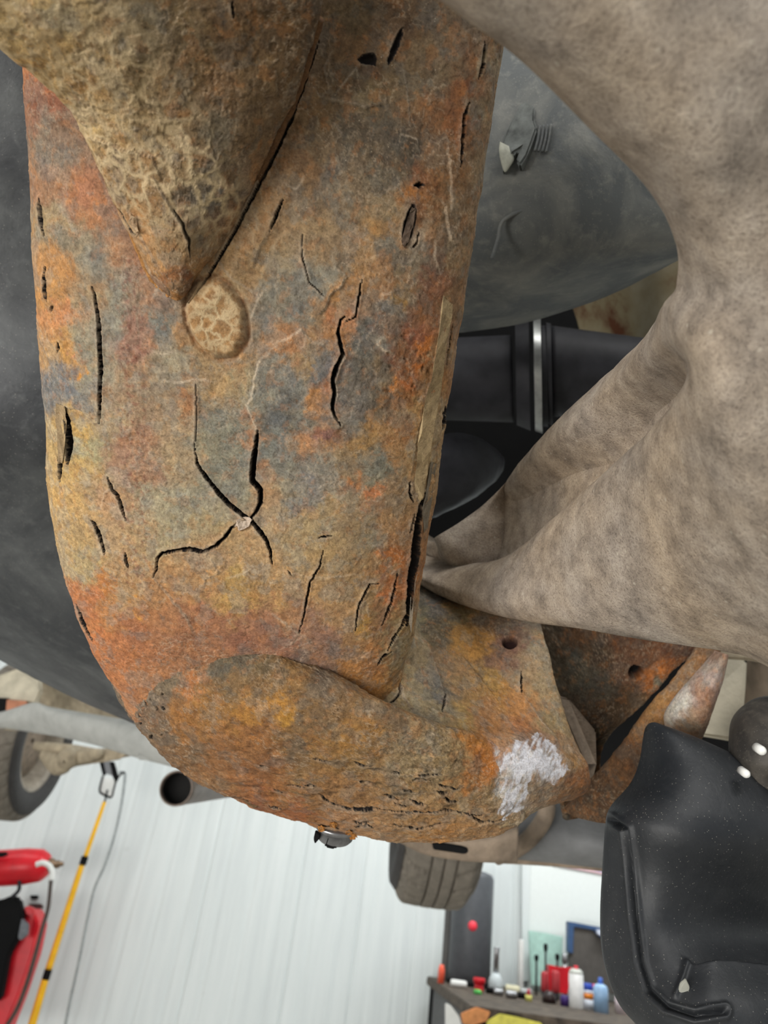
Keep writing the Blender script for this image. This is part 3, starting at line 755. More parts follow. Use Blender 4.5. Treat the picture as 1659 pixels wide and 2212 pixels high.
def bead(name, pts, r, mat, col, seed=2, nv=160, nu=14, rough=0.35):
    """weld bead / crusty round bar along (px, py, depth) points"""
    a = catmull(np.array(pts, float), nv); C = P(a[:, 0], a[:, 1], a[:, 2])
    T = np.gradient(C, axis=0); T /= np.linalg.norm(T, axis=1)[:, None]
    n = CAM - C; n = n - T * (n * T).sum(1)[:, None]; n /= np.linalg.norm(n, axis=1)[:, None]
    bb = np.cross(T, n)
    rr = np.asarray(r if np.ndim(r) else [r] * 2, float); rr = np.interp(np.linspace(0, 1, nv), np.linspace(0, 1, len(rr)), rr)
    th = np.linspace(0, 2 * math.pi, nu, endpoint=False)
    pts3 = C[:, None] + rr[:, None, None] * (np.cos(th)[None, :, None] * n[:, None] + np.sin(th)[None, :, None] * bb[:, None])
    q = pts3.reshape(-1, 3) / PXM
    nn = normals(pts3).reshape(-1, 3)
    f = fbm(q / 18.0, 3, seed)
    p2 = pts3.reshape(-1, 3) + nn * (f * rough * np.repeat(rr, nu))[:, None]
    c = None
    if col is not None:
        c = lin(col) * (1 + 0.6 * fbm(q / 12.0, 3, seed + 4))[:, None]; c = np.clip(c, .004, .9)
    return grid_obj(name, p2.reshape(pts3.shape), mat, beam_root if mat in (M['rust'], M['rust_coarse']) else None, c, np.zeros(len(q)) if col is not None else None)


bead('weld_bead', [(690, 40, .1650), (668, 110, .1715), (640, 196, .178), (592, 304, .1845), (545, 400, .190), (492, 505, .1955), (440, 592, .199), (404, 642, .2005)], [.0012, .0014, .0014, .0012, .0008], M['rust_coarse'], (104, 74, 46), 3)
bead('weld_bead', [(366, 640, .199), (330, 602, .198), (292, 520, .1935), (264, 462, .187)], [.0008, .0012, .0010, .0005], M['rust_coarse'], (170, 122, 70), 5, 90)

# dished end cap welded under the tube
cap_rows = [(228, 1432, .268, 530, 1388, .2500, 806, 1512, .256, .0015, .010),
            (236, 1462, .269, 545, 1420, .2475, 860, 1540, .254, .0040, .012),
            (258, 1512, .272, 580, 1480, .2460, 950, 1565, .256, .0070, .014),
            (296, 1568, .276, 630, 1555, .2480, 1040, 1590, .260, .0085, .016),
            (345, 1625, .280, 690, 1620, .2520, 1100, 1625, .264, .0085, .018),
            (410, 1681, .284, 750, 1680, .2580, 1120, 1670, .267, .0085, .018),
            (500, 1725, .288, 800, 1735, .2660, 1128, 1718, .270, .0080, .016),
            (620, 1766, .292, 845, 1778, .2760, 1128, 1765, .274, .0065, .012),
            (740, 1799, .296, 900, 1806, .2860, 1100, 1793, .280, .0040, .008),
            (860, 1817, .299, 960, 1820, .2940, 1050, 1810, .290, .0010, .002)]
cap_ctrl = [(260, 1450, 106, 92, 76), (300, 1410, 112, 98, 80), (400, 1400, 108, 96, 76), (350, 1450, 112, 98, 78), (270, 1500, 116, 100, 82), (300, 1540, 118, 96, 76), (420, 1470, 170, 112, 66, .6), (480, 1430, 100, 90, 72), (500, 1470, 124, 98, 66), (560, 1420, 112, 96, 70),
            (620, 1450, 136, 104, 64), (560, 1500, 128, 98, 62), (600, 1530, 170, 122, 56), (540, 1540, 164, 116, 54), (460, 1540, 150, 108, 58), (400, 1560, 150, 104, 56), (620, 1560, 174, 128, 54, .6), (700, 1480, 110, 88, 64), (660, 1510, 122, 94, 62), (740, 1520, 124, 96, 64), (700, 1560, 112, 90, 64),
            (340, 1590, 120, 96, 72), (420, 1620, 126, 94, 62), (500, 1600, 142, 98, 58), (560, 1600, 136, 94, 56), (480, 1650, 142, 98, 60), (580, 1650, 140, 94, 56), (640, 1610, 120, 92, 60), (700, 1620, 144, 108, 62), (760, 1600, 156, 114, 60), (800, 1590, 152, 112, 62), (780, 1650, 138, 108, 68),
            (850, 1540, 118, 96, 70), (900, 1560, 134, 112, 82), (860, 1600, 132, 112, 84), (920, 1620, 138, 120, 92), (880, 1660, 140, 120, 88), (960, 1600, 144, 122, 86), (960, 1660, 140, 118, 84), (900, 1700, 144, 116, 78), (1000, 1720, 148, 120, 82),
            (980, 1550, 150, 120, 76), (1030, 1600, 176, 116, 52), (1040, 1650, 172, 106, 42), (1020, 1680, 160, 106, 54), (1050, 1560, 172, 120, 66), (1060, 1720, 148, 122, 86), (1100, 1740, 150, 126, 92), (1110, 1650, 190, 190, 192), (1100, 1700, 186, 184, 182), (1120, 1600, 172, 130, 100),
            (460, 1700, 140, 104, 68), (540, 1710, 158, 104, 62), (600, 1700, 152, 102, 56), (560, 1740, 140, 84, 54), (640, 1750, 152, 94, 56), (680, 1720, 146, 106, 64), (640, 1690, 140, 108, 68), (760, 1720, 146, 108, 68), (740, 1770, 164, 122, 84), (820, 1760, 160, 122, 80), (820, 1790, 168, 130, 92), (900, 1770, 162, 124, 80), (980, 1770, 160, 122, 80), (940, 1810, 176, 124, 66), (1040, 1790, 164, 126, 84)]
rs = np.random.RandomState(5)
cap_cracks = []
for k in range(44):                      # short dark chips and tears
    if k < 20: x, y, dx, dy = 245 + rs.rand() * 110, 1440 + rs.rand() * 150, rs.randn() * 5, 5 + rs.rand() * 7
    else:
        x = 480 + rs.rand() * 480; y = 1640 + rs.rand() * 150; L_ = 14 + rs.rand() * 34; dx, dy = L_, L_ * 0.18 + rs.randn() * 3
    cap_cracks.append(([(x, y), (x + dx * .5 + rs.randn() * 2, y + dy * .5 + rs.randn() * 2), (x + dx, y + dy)], 3.5 + rs.rand() * 2.5, 10 + rs.rand() * 8))
cap_cracks += [([(736, 1742), (760, 1746), (800, 1747), (820, 1746)], 9, 18), ([(690, 1715), (720, 1735), (745, 1742)], 5, 12), ([(820, 1748), (900, 1752), (960, 1750), (1040, 1760)], 4, 10), ([(1010, 1755), (1040, 1772), (1090, 1770)], 4, 12), ([(850, 1780), (900, 1790), (960, 1778)], 3, 8)]


def cap_extra(px, py, q, front, h, col):
    qq = q * np.array([1, 1, 1.0])
    # layered horizontal delamination of the lower half, lumpy coarse crust
    s = np.stack([px / 60.0, py / 13.0 + 0.3 * np.sin(px / 90.0), q[:, 2] / 60.0], 1)
    r = fbm(s, 4, 201); zone = sstep(1560, 1680, py) * (1 - 0.4 * sstep(950, 1050, px))
    h += np.where(front, zone * 4.0 * PXM * r, 0)
    dk = zone * sstep(0.18, 0.42, -r)
    col *= (1 - 0.5 * dk)[:, None]
    # grainy crust at the middle right
    z2 = np.exp(-(((px - 920) / 90) ** 2 + ((py - 1640) / 80) ** 2))
    g = fbm(q / 6.0, 2, 205)
    h += np.where(front, z2 * 3.0 * PXM * g, 0); col *= (1 + 0.7 * z2 * g)[:, None]
    # white paint marker smear at the right corner
    st = np.stack([(px + py * 0.55) / 11.0, (py - px * 0.55) / 34.0, q[:, 2] * 0], 1)
    pm = fbm(st, 3, 209)
    wb_ = 16 * fbm(q / 40.0, 3, 211)
    poly = [(1078, 1630), (1104, 1606), (1168, 1584), (1204, 1610), (1234, 1664), (1196, 1690), (1150, 1694), (1128, 1736), (1092, 1772), (1070, 1764), (1090, 1700), (1080, 1660)]
    zone = inpoly(px + wb_ + 16 * pm, py + wb_ - 14 * pm, poly)
    Dp, _t, _s = polydist(px + wb_, py + wb_, poly + poly[:1])
    k = (zone * sstep(-0.48 + 0.40 * np.exp(-Dp / 22.0), -0.05 + 0.35 * np.exp(-Dp / 22.0), pm) * .95)[:, None]
    col[:] = col * (1 - k) + k * lin((206, 206, 212))
    # raised upper lip of the cap
    np.clip(col, 0.004, 0.9, out=col)


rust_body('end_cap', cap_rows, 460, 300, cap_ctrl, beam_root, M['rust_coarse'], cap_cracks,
          [([(300, 1388), (400, 1380), (560, 1398), (700, 1452), (770, 1510)], 1, 3, .35)], e=2.2, aspect=0.5, coarse=1.7, lam=1.2, tan=0.0, extra=cap_extra, seed=8, sig=44)['label'] = 'dished ochre and brown end cap'

# bracket that flares from the tube to the right with the paint-marked corner
br_rows = [(890, 1225, .366, 1010, 1250, .360, 1158, 1280, .330, .003, .006),
           (887, 1300, .326, 1010, 1320, .320, 1166, 1340, .308, .003, .006),
           (868, 1368, .280, 1000, 1400, .300, 1184, 1410, .294, .004, .006),
           (820, 1420, .274, 1000, 1470, .288, 1200, 1480, .292, .005, .008),
           (790, 1475, .268, 1020, 1540, .276, 1222, 1560, .288, .006, .010),
           (840, 1560, .266, 1050, 1590, .268, 1246, 1620, .284, .007, .010),
           (980, 1640, .264, 1100, 1650, .266, 1266, 1662, .282, .007, .010),
           (1040, 1720, .270, 1120, 1712, .269, 1258, 1716, .286, .005, .008),
           (1060, 1790, .280, 1110, 1780, .277, 1150, 1750, .290, .002, .004)]
br_ctrl = [(900, 1260, 110, 108, 98), (940, 1300, 72, 76, 80), (960, 1270, 64, 68, 72), (900, 1330, 120, 114, 88), (930, 1340, 62, 60, 54), (1000, 1330, 120, 104, 70), (1010, 1310, 150, 108, 56), (1000, 1380, 164, 118, 54), (1040, 1400, 170, 120, 52), (960, 1370, 78, 70, 54),
           (1060, 1330, 96, 76, 60), (1100, 1360, 92, 70, 62), (1100, 1390, 104, 70, 66), (1080, 1430, 120, 88, 72), (1140, 1330, 110, 102, 92), (1160, 1400, 124, 112, 92), (1130, 1450, 136, 114, 86), (1180, 1480, 134, 116, 86), (1190, 1560, 132, 114, 82),
           (900, 1400, 140, 126, 100), (880, 1450, 142, 128, 98), (920, 1450, 110, 104, 94), (945, 1480, 88, 88, 86), (950, 1500, 84, 86, 86), (900, 1500, 132, 120, 94), (940, 1530, 124, 112, 86), (960, 1420, 128, 104, 78), (1000, 1450, 140, 106, 70), (980, 1480, 128, 104, 72), (1020, 1500, 148, 112, 66), (1060, 1470, 160, 124, 66), (1080, 1500, 172, 124, 60),
           (1040, 1540, 156, 108, 66), (1000, 1540, 150, 122, 72), (1110, 1520, 176, 120, 66), (1060, 1570, 166, 112, 62), (1120, 1560, 168, 108, 66), (1150, 1600, 140, 100, 78), (1100, 1590, 164, 120, 84), (1040, 1640, 172, 106, 42), (1130, 1650, 200, 200, 204), (1180, 1660, 150, 138, 130), (1160, 1700, 136, 112, 88), (1210, 1700, 130, 90, 56), (1230, 1650, 140, 104, 62), (1250, 1680, 128, 78, 44), (1100, 1720, 190, 186, 182), (1110, 1770, 160, 138, 104), (870, 1500, 150, 128, 88)]


def br_extra(px, py, q, front, h, col):
    cap_extra(px, py, q, front, h * 0, col)
    D, T, S = polydist(px, py, [(905, 1300), (912, 1368), (950, 1396), (1000, 1420), (1040, 1470)])
    g = np.exp(-(D / 9.0) ** 2) * (1 - T)
    h -= np.where(front, g * 14 * PXM, 0); h += np.where(front & (S > 0), 6 * PXM * np.exp(-D / 40.0), 0)
    hole = 1 - sstep(0.75, 1.05, np.hypot((px - 1101) / 17, (py - 1388) / 14))
    h -= np.where(front, hole * 26 * PXM, 0); col[:] = col * (1 - hole)[:, None] + hole[:, None] * lin((44, 24, 20))


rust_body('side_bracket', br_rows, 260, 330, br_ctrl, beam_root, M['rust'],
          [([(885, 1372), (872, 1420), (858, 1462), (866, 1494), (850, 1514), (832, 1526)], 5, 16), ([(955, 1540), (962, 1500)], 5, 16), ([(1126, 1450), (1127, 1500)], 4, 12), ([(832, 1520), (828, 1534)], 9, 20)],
          [([(887, 1376), (873, 1424), (857, 1464), (870, 1502), (892, 1538)], -1, 6, .7), ([(925, 1400), (950, 1470), (968, 1530)], 1, 6, .3), ([(1130, 1500), (1170, 1560), (1205, 1600)], 1, 5, .5)],
          e=3.0, aspect=0.2, coarse=0.8, lam=0.7, extra=br_extra, seed=14, sig=38, warp=18)['label'] = 'flared side bracket with white paint smear'


def flake(poly, name='rust_flake', t=0.0006, col=(150, 130, 100), seed=1, curl=0.0):
    """thin loose plate of scale: outline of (px, py, depth)"""
    bm = bmesh.new(); rg = random.Random(seed)
    poly = [(x, y, lie(x, y, t * rg.uniform(.7, 1.8))) for x, y, d in poly]
    fr = [bm.verts.new(P1(x, y, d)) for x, y, d in poly]
    bk = [bm.verts.new(P1(x, y, d + 1.6 * t)) for x, y, d in poly]
    n = len(poly)
    bm.faces.new(fr[::-1]); bm.faces.new(bk)
    for i in range(n): bm.faces.new((fr[i], fr[(i + 1) % n], bk[(i + 1) % n], bk[i]))
    bmesh.ops.triangulate(bm, faces=[f for f in bm.faces if len(f.verts) > 4])
    bmesh.ops.subdivide_edges(bm, edges=list(bm.edges), cuts=2, use_grid_fill=True)
    for v in bm.verts:
        v.co += Vector((rg.gauss(0, 1), rg.gauss(0, 1), rg.gauss(0, 1))) * t * 0.22
    bmesh.ops.recalc_face_normals(bm, faces=bm.faces)
    me = bpy.data.meshes.new(name); bm.to_mesh(me); bm.free()
    at = me.color_attributes.new('Col', 'FLOAT_COLOR', 'POINT')
    c = lin(col)
    for i in range(len(me.vertices)):
        k = rg.uniform(.8, 1.2); at.data[i].color = (c[0] * k, c[1] * k, c[2] * k, 1)
    return link(name, me, M['rust'], beam_root)


flake([(958, 640, .217), (946, 740, .221), (932, 820, .226), (916, 880, .229), (904, 960, .233), (896, 1040, .2375), (893, 1082, .240), (904, 1086, .2415), (914, 1076, .243), (926, 1000, .2425), (938, 920, .240), (952, 840, .236), (966, 740, .231), (978, 660, .227)], col=(158, 138, 104), seed=2, t=.0008)
flake([(930, 1000, .248), (918, 1076, .2505), (913, 1110, .252), (916, 1150, .2545), (922, 1140, .2545), (932, 1080, .252), (942, 1000, .249)], col=(120, 112, 98), seed=3, t=.0006)
flake([(121, 872, .242), (138, 878, .2355), (143, 910, .2355), (141, 960, .237), (134, 1000, .240), (126, 996, .244), (123, 930, .244)], col=(150, 128, 96), seed=4, t=.0006)
flake([(502, 1138, .2205), (512, 1122, .2200), (530, 1116, .2200), (544, 1122, .2202), (538, 1136, .2207), (518, 1146, .2210)], col=(196, 178, 160), seed=5)
flake([(284, 464, .1845), (292, 470, .184), (300, 500, .185), (297, 508, .186), (288, 500, .186), (278, 480, .1855)], col=(176, 150, 118), seed=6)
flake([(868, 520, .197), (880, 470, .194), (890, 448, .193), (897, 452, .1935), (892, 490, .1955), (882, 524, .198), (872, 534, .199)], col=(84, 70, 58), seed=7)
flake([(900, 1240, .262), (893, 1300, .266), (888, 1366, .271), (884, 1340, .270), (888, 1290, .266), (894, 1240, .262)], col=(190, 178, 160), seed=8)
flake([(520, 1722, .2885), (545, 1738, .2890), (556, 1741, .289), (548, 1746, .2895), (525, 1732, .289)], col=(110, 84, 56), seed=9)

# ------------------------------------------------------------------ generic solids
def body(name, rows, nu, nv, mat, parent=None, e=2.6, aspect=0.4, rough=0.0, rscale=0.02, seed=3, nback=12):
    pts = section(rows, nu, nv, nback, e, aspect)
    if rough:
        n = normals(pts); f = fbm(pts.reshape(-1, 3) / rscale, 4, seed).reshape(pts.shape[:2])
        pts = pts + n * (f * rough)[..., None]
    return grid_obj(name, pts, mat, parent)


def slab(name, poly, thick, mat, parent=None, bev=0.0, segs=2, smooth=False):
    """plate: outline of (px, py, depth) corners, thickness away from the lens"""
    bm = bmesh.new()
    A = [P1(*p) for p in poly]
    nrm = sum((np.cross(A[i] - A[0], A[(i + 1) % len(A)] - A[0]) for i in range(len(A))), np.zeros(3))
    nrm /= np.linalg.norm(nrm)
    if nrm @ FW < 0: nrm = -nrm
    fr = [bm.verts.new(a) for a in A]; bk = [bm.verts.new(a + nrm * thick) for a in A]
    n = len(A)
    bm.faces.new(fr); bm.faces.new(bk[::-1])
    for i in range(n): bm.faces.new((fr[(i + 1) % n], fr[i], bk[i], bk[(i + 1) % n]))
    bmesh.ops.recalc_face_normals(bm, faces=bm.faces)
    if bev: bmesh.ops.bevel(bm, geom=list(bm.edges), offset=bev, segments=segs, affect='EDGES', clamp_overlap=True)
    me = bpy.data.meshes.new(name); bm.to_mesh(me); bm.free()
    if smooth:
        for p_ in me.polygons: p_.use_smooth = True
    return link(name, me, mat, parent)


def tube3(name, C, r, mat, parent=None, nu=16, flat=1.0, caps=True):
    C = np.asarray(C, float); nv = len(C)
    T = np.gradient(C, axis=0); T /= np.linalg.norm(T, axis=1)[:, None]
    ref = np.array([0.13, 0.31, 0.94]); n = np.cross(T, ref); n /= np.linalg.norm(n, axis=1)[:, None]
    bb = np.cross(T, n)
    rr = np.interp(np.linspace(0, 1, nv), np.linspace(0, 1, np.size(r)), np.atleast_1d(r)) if np.size(r) != nv else np.asarray(r, float)
    th = np.linspace(0, 2 * math.pi, nu, endpoint=False)
    pts = C[:, None] + rr[:, None, None] * (np.cos(th)[None, :, None] * n[:, None] * flat + np.sin(th)[None, :, None] * bb[:, None])
    return grid_obj(name, pts, mat, parent, caps=caps)


def tubep(name, pts, r, mat, parent=None, n=60, nu=14):
    a = catmull(np.array(pts, float), n)
    return tube3(name, P(a[:, 0], a[:, 1], a[:, 2]), r, mat, parent, nu)


def lathe(name, C, axis, prof, mat, parent=None, nu=32, mod=None):
    """profile of (along-axis, radius) revolved about axis through C"""
    ax = np.asarray(axis, float); ax /= np.linalg.norm(ax)
    ref = np.array([0, 0, 1.0]) if abs(ax[2]) < 0.8 else np.array([1.0, 0, 0])
    n = np.cross(ax, ref); n /= np.linalg.norm(n); bb = np.cross(ax, n)
    pr = np.asarray(prof, float); th = np.linspace(0, 2 * math.pi, nu, endpoint=False)
    r = np.repeat(pr[:, 1][:, None], nu, 1)
    if mod is not None: r = mod(pr[:, 0][:, None], r, th[None, :])
    pts = np.asarray(C) + pr[:, 0][:, None, None] * ax + r[..., None] * (np.cos(th)[None, :, None] * n + np.sin(th)[None, :, None] * bb)
    return grid_obj(name, pts, mat, parent, caps=pr[0, 1] < .003 or pr[-1, 1] < .003)


# ------------------------------------------------------------------ suspension arm, close to the lens on the right
arm_root = empty('suspension_arm', P1(1450, 1050, .19), 'large forked suspension arm in grainy grey-brown coating, close on the right', 'car part')
arm_rows = [(914, 1140, .390, 906, 1195, .372, 899, 1247, .338, .004, .008),
            (972, 1166, .378, 966, 1220, .352, 960, 1273, .320, .005, .010),
            (1036, 1152, .356, 1036, 1226, .324, 1040, 1298, .292, .008, .012),
            (1092, 1048, .330, 1112, 1190, .292, 1130, 1320, .262, .010, .016),
            (1200, 922, .284, 1240, 1120, .245, 1270, 1351, .233, .013, .020),
            (1300, 830, .256, 1365, 1075, .212, 1420, 1383, .216, .016, .022),
            (1388, 748, .224, 1480, 1000, .176, 1600, 1415, .200, .018, .024),
            (1438, 694, .206, 1560, 890, .148, 1820, 1455, .186, .018, .024),
            (1466, 625, .168, 1640, 690, .138, 1950, 950, .150, .013, .024),
            (1462, 535, .150, 1630, 470, .127, 1950, 400, .130, .011, .022),
            (1398, 402, .134, 1560, 270, .116, 1850, 40, .118, .010, .018),
            (1268, 262, .123, 1430, 70, .109, 1650, -220, .110, .009, .015),
            (1122, 122, .116, 1250, -70, .104, 1420, -330, .104, .008, .013),
            (960, -2, .111, 1070, -170, .102, 1170, -420, .102, .008, .012),
            (790, -150, .109, 910, -310, .101, 1000, -540, .101, .008, .012),
            (480, -420, .106, 560, -580, .099, 620, -800, .099, .008, .012)]
pts = section(arm_rows, 260, 360, 14, 2.3, .4)
_f = pts.reshape(-1, 3); _n = normals(pts).reshape(-1, 3); _x, _y = proj(_f)
_fr = np.zeros(pts.shape[:2], bool); _fr[:, :260] = True; _fr = _fr.ravel()
D, T, S = polydist(_x, _y, [(930, 1062), (1000, 1078), (1052, 1058), (1112, 1004), (1200, 922), (1300, 830), (1388, 748), (1440, 692)])
hh = -0.021 * np.exp(-((D - 64) / 46.0) ** 2) * (1 - sstep(.62, 1.0, T)) * sstep(6, 40, D)      # channel under the upper rim
hh -= 0.010 * np.exp(-(((_x - 1050) / 40) ** 2 + ((_y - 1150) / 40) ** 2))
hh += .0006 * fbm(_f / .012, 4, 3)
pts = (_f + _n * np.where(_fr, hh, 0)[:, None]).reshape(pts.shape)
grid_obj('arm_casting', pts, M['cast'], arm_root)

# ------------------------------------------------------------------ dark plastic tanks behind the crossmember
ft_rows = [(-420, -560, .38, 50, -560, .34, 520, -540, .40, .06, .10),
           (-420, -100, .40, 50, -60, .36, 520, -40, .42, .06, .10),
           (-420, 300, .42, 60, 300, .385, 540, 300, .44, .06, .10),
           (-420, 600, .44, 70, 645, .415, 560, 690, .46, .06, .10),
           (-400, 840, .46, 80, 945, .430, 580, 1040, .48, .065, .10),
           (-380, 960, .50, 110, 1130, .462, 600, 1290, .51, .055, .10),
           (-340, 1110, .54, 130, 1315, .50, 600, 1490, .545, .05, .10),
           (-300, 1200, .57, 150, 1425, .535, 600, 1600, .575, .035, .09),
           (-260, 1255, .59, 170, 1492, .565, 600, 1652, .60, .014, .06),
           (-245, 1275, .60, 177, 1515, .585, 600, 1666, .61, .001, .02)]
ft = empty('fuel_tank', P1(20, 900, .42), 'large scuffed dark grey plastic tank filling the left edge behind the crossmember', 'tank')
body('tank_shell', ft_rows, 120, 160, M['tank'], ft, e=3.2, aspect=0.3, rough=0.0025, rscale=0.07)

rt_rows = [(850, -520, .34, 1250, -520, .32, 1640, -500, .34, .02, .08),
           (860, -40, .36, 1250, -60, .34, 1640, 20, .36, .02, .08),
           (850, 200, .37, 1240, 190, .345, 1620, 220, .36, .03, .09),
           (840, 400, .38, 1230, 385, .35, 1580, 410, .36, .034, .09),
           (840, 560, .40, 1220, 548, .365, 1530, 520, .37, .034, .09),
           (850, 670, .42, 1190, 640, .40, 1480, 556, .39, .018, .08),
           (860, 722, .44, 1160, 690, .435, 1440, 574, .41, .002, .04)]
rt = empty('plastic_tank', P1(1200, 450, .37), 'dusty dark plastic tank in the gap between crossmember and suspension arm', 'tank')
body('tank_shell', rt_rows, 110, 110, M['tank2'], rt, e=3.4, aspect=0.3, rough=0.002, rscale=0.06)
# moulded crease ribs and pale strap bracket on that tank
tubep('moulded_rib', [(1062, 560, .3306), (1075, 520, .3298), (1090, 475, .329), (1160, 448, .327), (1270, 450, .325), (1340, 470, .3262)], .0009, M['tank2'], rt)
st = slab('strap_bracket', [(1122, 222, .3225), (1140, 216, .3215), (1156, 232, .320), (1154, 256, .319), (1160, 276, .3175), (1150, 306, .3175), (1138, 334, .3175), (1122, 360, .3185), (1114, 346, .3190), (1122, 322, .319), (1110, 330, .3195), (1100, 352, .3205), (1086, 372, .3225), (1080, 340, .3225), (1082, 312, .3225), (1092, 282, .3225), (1106, 252, .3225)], .006, simple('scuffed_grey_strap', (92, 95, 92), .6, .25, 160), rt, .0012)
body('strap_pad', [row2((1080, 306), (1100, 316), .3215, .001), row2((1078, 322), (1108, 330), .3215, .002), row2((1080, 342), (1110, 346), .3215, .002), row2((1086, 364), (1100, 362), .3215, .0012), row2((1090, 372), (1094, 371), .3215, .0003)], 24, 24, simple('pale_scuffed_pad', (160, 160, 146), .7, .15, 150), rt)
st['label'] = 'pale scuffed strap bracket'
for k in range(4):
    x = 1160 + k * 8
    tubep('moulded_rib', [(x + 6, 272 - k, .3185), (x + 2, 300, .318), (x - 5, 326 + k, .318)], .0006, M['tank2'], rt, 16, 8)

# ------------------------------------------------------------------ shaft with boot and steel bands in the dark gap
ds = empty('drive_shaft', P1(1180, 800, .50), 'dark drive shaft boot with pale clamp bands inside the dark gap', 'car part')
axis_pts = [(900, 828, .56), (980, 822, .55), (1100, 815, .53)]


def cyl_px(name, x0, x1, top0, top1, bot0, bot1, d0, d1, mat, e=2.0, n=24):
    rows = [row2((x0 + (x1 - x0) * t, top0 + (top1 - top0) * t), (x0 + (x1 - x0) * t + 4, bot0 + (bot1 - bot0) * t), d0 + (d1 - d0) * t, .5 * (bot0 + (bot1 - bot0) * t - top0 - (top1 - top0) * t) * (d0 + (d1 - d0) * t) / F * .98) for t in np.linspace(0, 1, 4)]
    return body(name, rows, 40, n, mat, ds, e=e, aspect=1.0, nback=30)


cyl_px('shaft_housing', 890, 1106, 736, 726, 905, 912, .56, .55, M['darkmetal'])
cyl_px('boot_collar', 1112, 1142, 700, 700, 918, 930, .545, .543, M['darkmetal'])
cyl_px('clamp_band', 1152, 1168, 690, 692, 930, 936, .54, .54, M['band'])['label'] = 'pale steel clamp band'
cyl_px('clamp_band', 1180, 1190, 700, 702, 914, 920, .54, .54, M['darkmetal'])
cyl_px('boot_collar', 1170, 1180, 706, 706, 920, 922, .54, .54, M['darkmetal'])
cyl_px('shaft', 1190, 1460, 706, 740, 900, 890, .545, .53, M['darkmetal'])
bk_ = body('bearing_carrier', [row2((880, 990), (884, 1140), .47, .02), row2((935, 950), (938, 1118), .475, .028), row2((985, 938), (987, 1096), .48, .03), row2((1030, 946), (1031, 1070), .485, .028), row2((1064, 964), (1065, 1042), .49, .020), row2((1084, 984), (1084, 1018), .495, .010), row2((1090, 996), (1090, 1004), .497, .002)], 50, 40, M['darkmetal'], ds, rough=.002, rscale=.02)

bp = empty('body_panel', P1(1370, 650, .62), 'dirty cream and rust-stained body panel glimpsed at the upper right of the dark gap', 'car part')
mt, nt, b = new_mat('rust_stained_cream_paint')
nn_ = noise_n(nt, 18, 6, .6)
nt.links.new(ramp(nt, nn_.outputs[0], [(.38, tuple(lin((170, 160, 136)))), (.55, tuple(lin((150, 136, 106)))), (.66, tuple(lin((104, 60, 34))))]), b.inputs['Base Color']); b.inputs['Roughness'].default_value = .7
body('panel_sheet', [(1200, 560, .64, 1230, 640, .66, 1270, 780, .66, .01, .01), (1290, 540, .60, 1310, 640, .62, 1330, 790, .64, .014, .01), (1345, 520, .57, 1365, 640, .585, 1380, 790, .60, .006, .01), (1400, 500, .56, 1420, 640, .57, 1430, 790, .58, .018, .01), (1470, 480, .54, 1490, 640, .55, 1500, 790, .56, .004, .01)], 40, 50, mt, bp)

# black sheet added as the car floor, standing in for shade in the gaps
shade_pan = empty('floor_pan_shade', P1(1200, 800, .8), 'black car floor sheet added as stand-in shade in the gaps around the shaft', 'car part')
slab('pan_shade_sheet', [(-500, -900, .72), (2400, -900, .72), (2400, 1180, .80), (1500, 1180, .80), (900, 1180, .80), (300, 1180, .80), (-420, 1180, .80)], .02, M['black'], shade_pan)

# ------------------------------------------------------------------ dark rusty bracket behind, with slot and flange
mb = empty('mounting_bracket', P1(1330, 1520, .36), 'dark rusty mounting bracket with a round hole, below the suspension arm', 'car part')
dark_ctrl = [(1180, 1340, 60, 46, 38), (1260, 1360, 84, 52, 32), (1350, 1380, 96, 54, 36), (1450, 1400, 104, 62, 46), (1500, 1410, 92, 52, 40), (1200, 1420, 44, 42, 40), (1240, 1420, 66, 68, 64), (1260, 1470, 74, 74, 68), (1300, 1420, 62, 44, 36), (1340, 1450, 98, 62, 46), (1300, 1490, 70, 68, 64),
             (1420, 1440, 186, 104, 30, .7), (1400, 1470, 168, 92, 28, .6), (1440, 1420, 150, 80, 30, .6), (1390, 1420, 106, 66, 46), (1380, 1520, 84, 58, 36), (1430, 1480, 108, 104, 88, .6), (1340, 1530, 66, 46, 32), (1250, 1540, 84, 66, 54), (1300, 1600, 36, 28, 22), (1220, 1600, 92, 72, 62), (1280, 1560, 70, 54, 46), (1250, 1680, 40, 28, 20), (1350, 1650, 70, 44, 24)]


def mb_extra(px, py, q, front, h, col):
    hole = 1 - sstep(0.8, 1.05, np.hypot((px - 1374) / 17, (py - 1453) / 15))
    h -= np.where(front, hole * 40 * PXM, 0); col[:] = col * (1 - hole)[:, None] + hole[:, None] * lin((20, 18, 18))
    np.clip(col, .003, .9, out=col)


_br = beam_root; 
rust_body('bracket_plate', [(1140, 1290, .350, 1330, 1330, .345, 1514, 1388, .350, .004, .006), (1160, 1400, .350, 1310, 1440, .350, 1442, 1460, .350, .004, .006), (1180, 1500, .352, 1290, 1530, .362, 1378, 1528, .352, .004, .006), (1200, 1590, .352, 1260, 1610, .372, 1304, 1602, .356, .004, .006), (1210, 1700, .355, 1250, 1720, .372, 1290, 1690, .362, .003, .006), (1220, 1760, .36, 1240, 1770, .37, 1270, 1750, .366, .002, .004)],
          140, 160, dark_ctrl, mb, M['rust'], e=3.5, aspect=.1, coarse=1.2, lam=1.0, extra=mb_extra, seed=22, sig=40, warp=18)
strip = [(1110, 86, 36), (1, 1, 1)]
fl_ctrl = [(1530, 1410, 120, 84, 56), (1480, 1470, 132, 92, 54), (1430, 1530, 140, 98, 50), (1390, 1590, 122, 82, 46), (1340, 1650, 92, 58, 34), (1280, 1720, 66, 40, 26), (1230, 1750, 70, 42, 26), (1380, 1640, 84, 50, 30)]
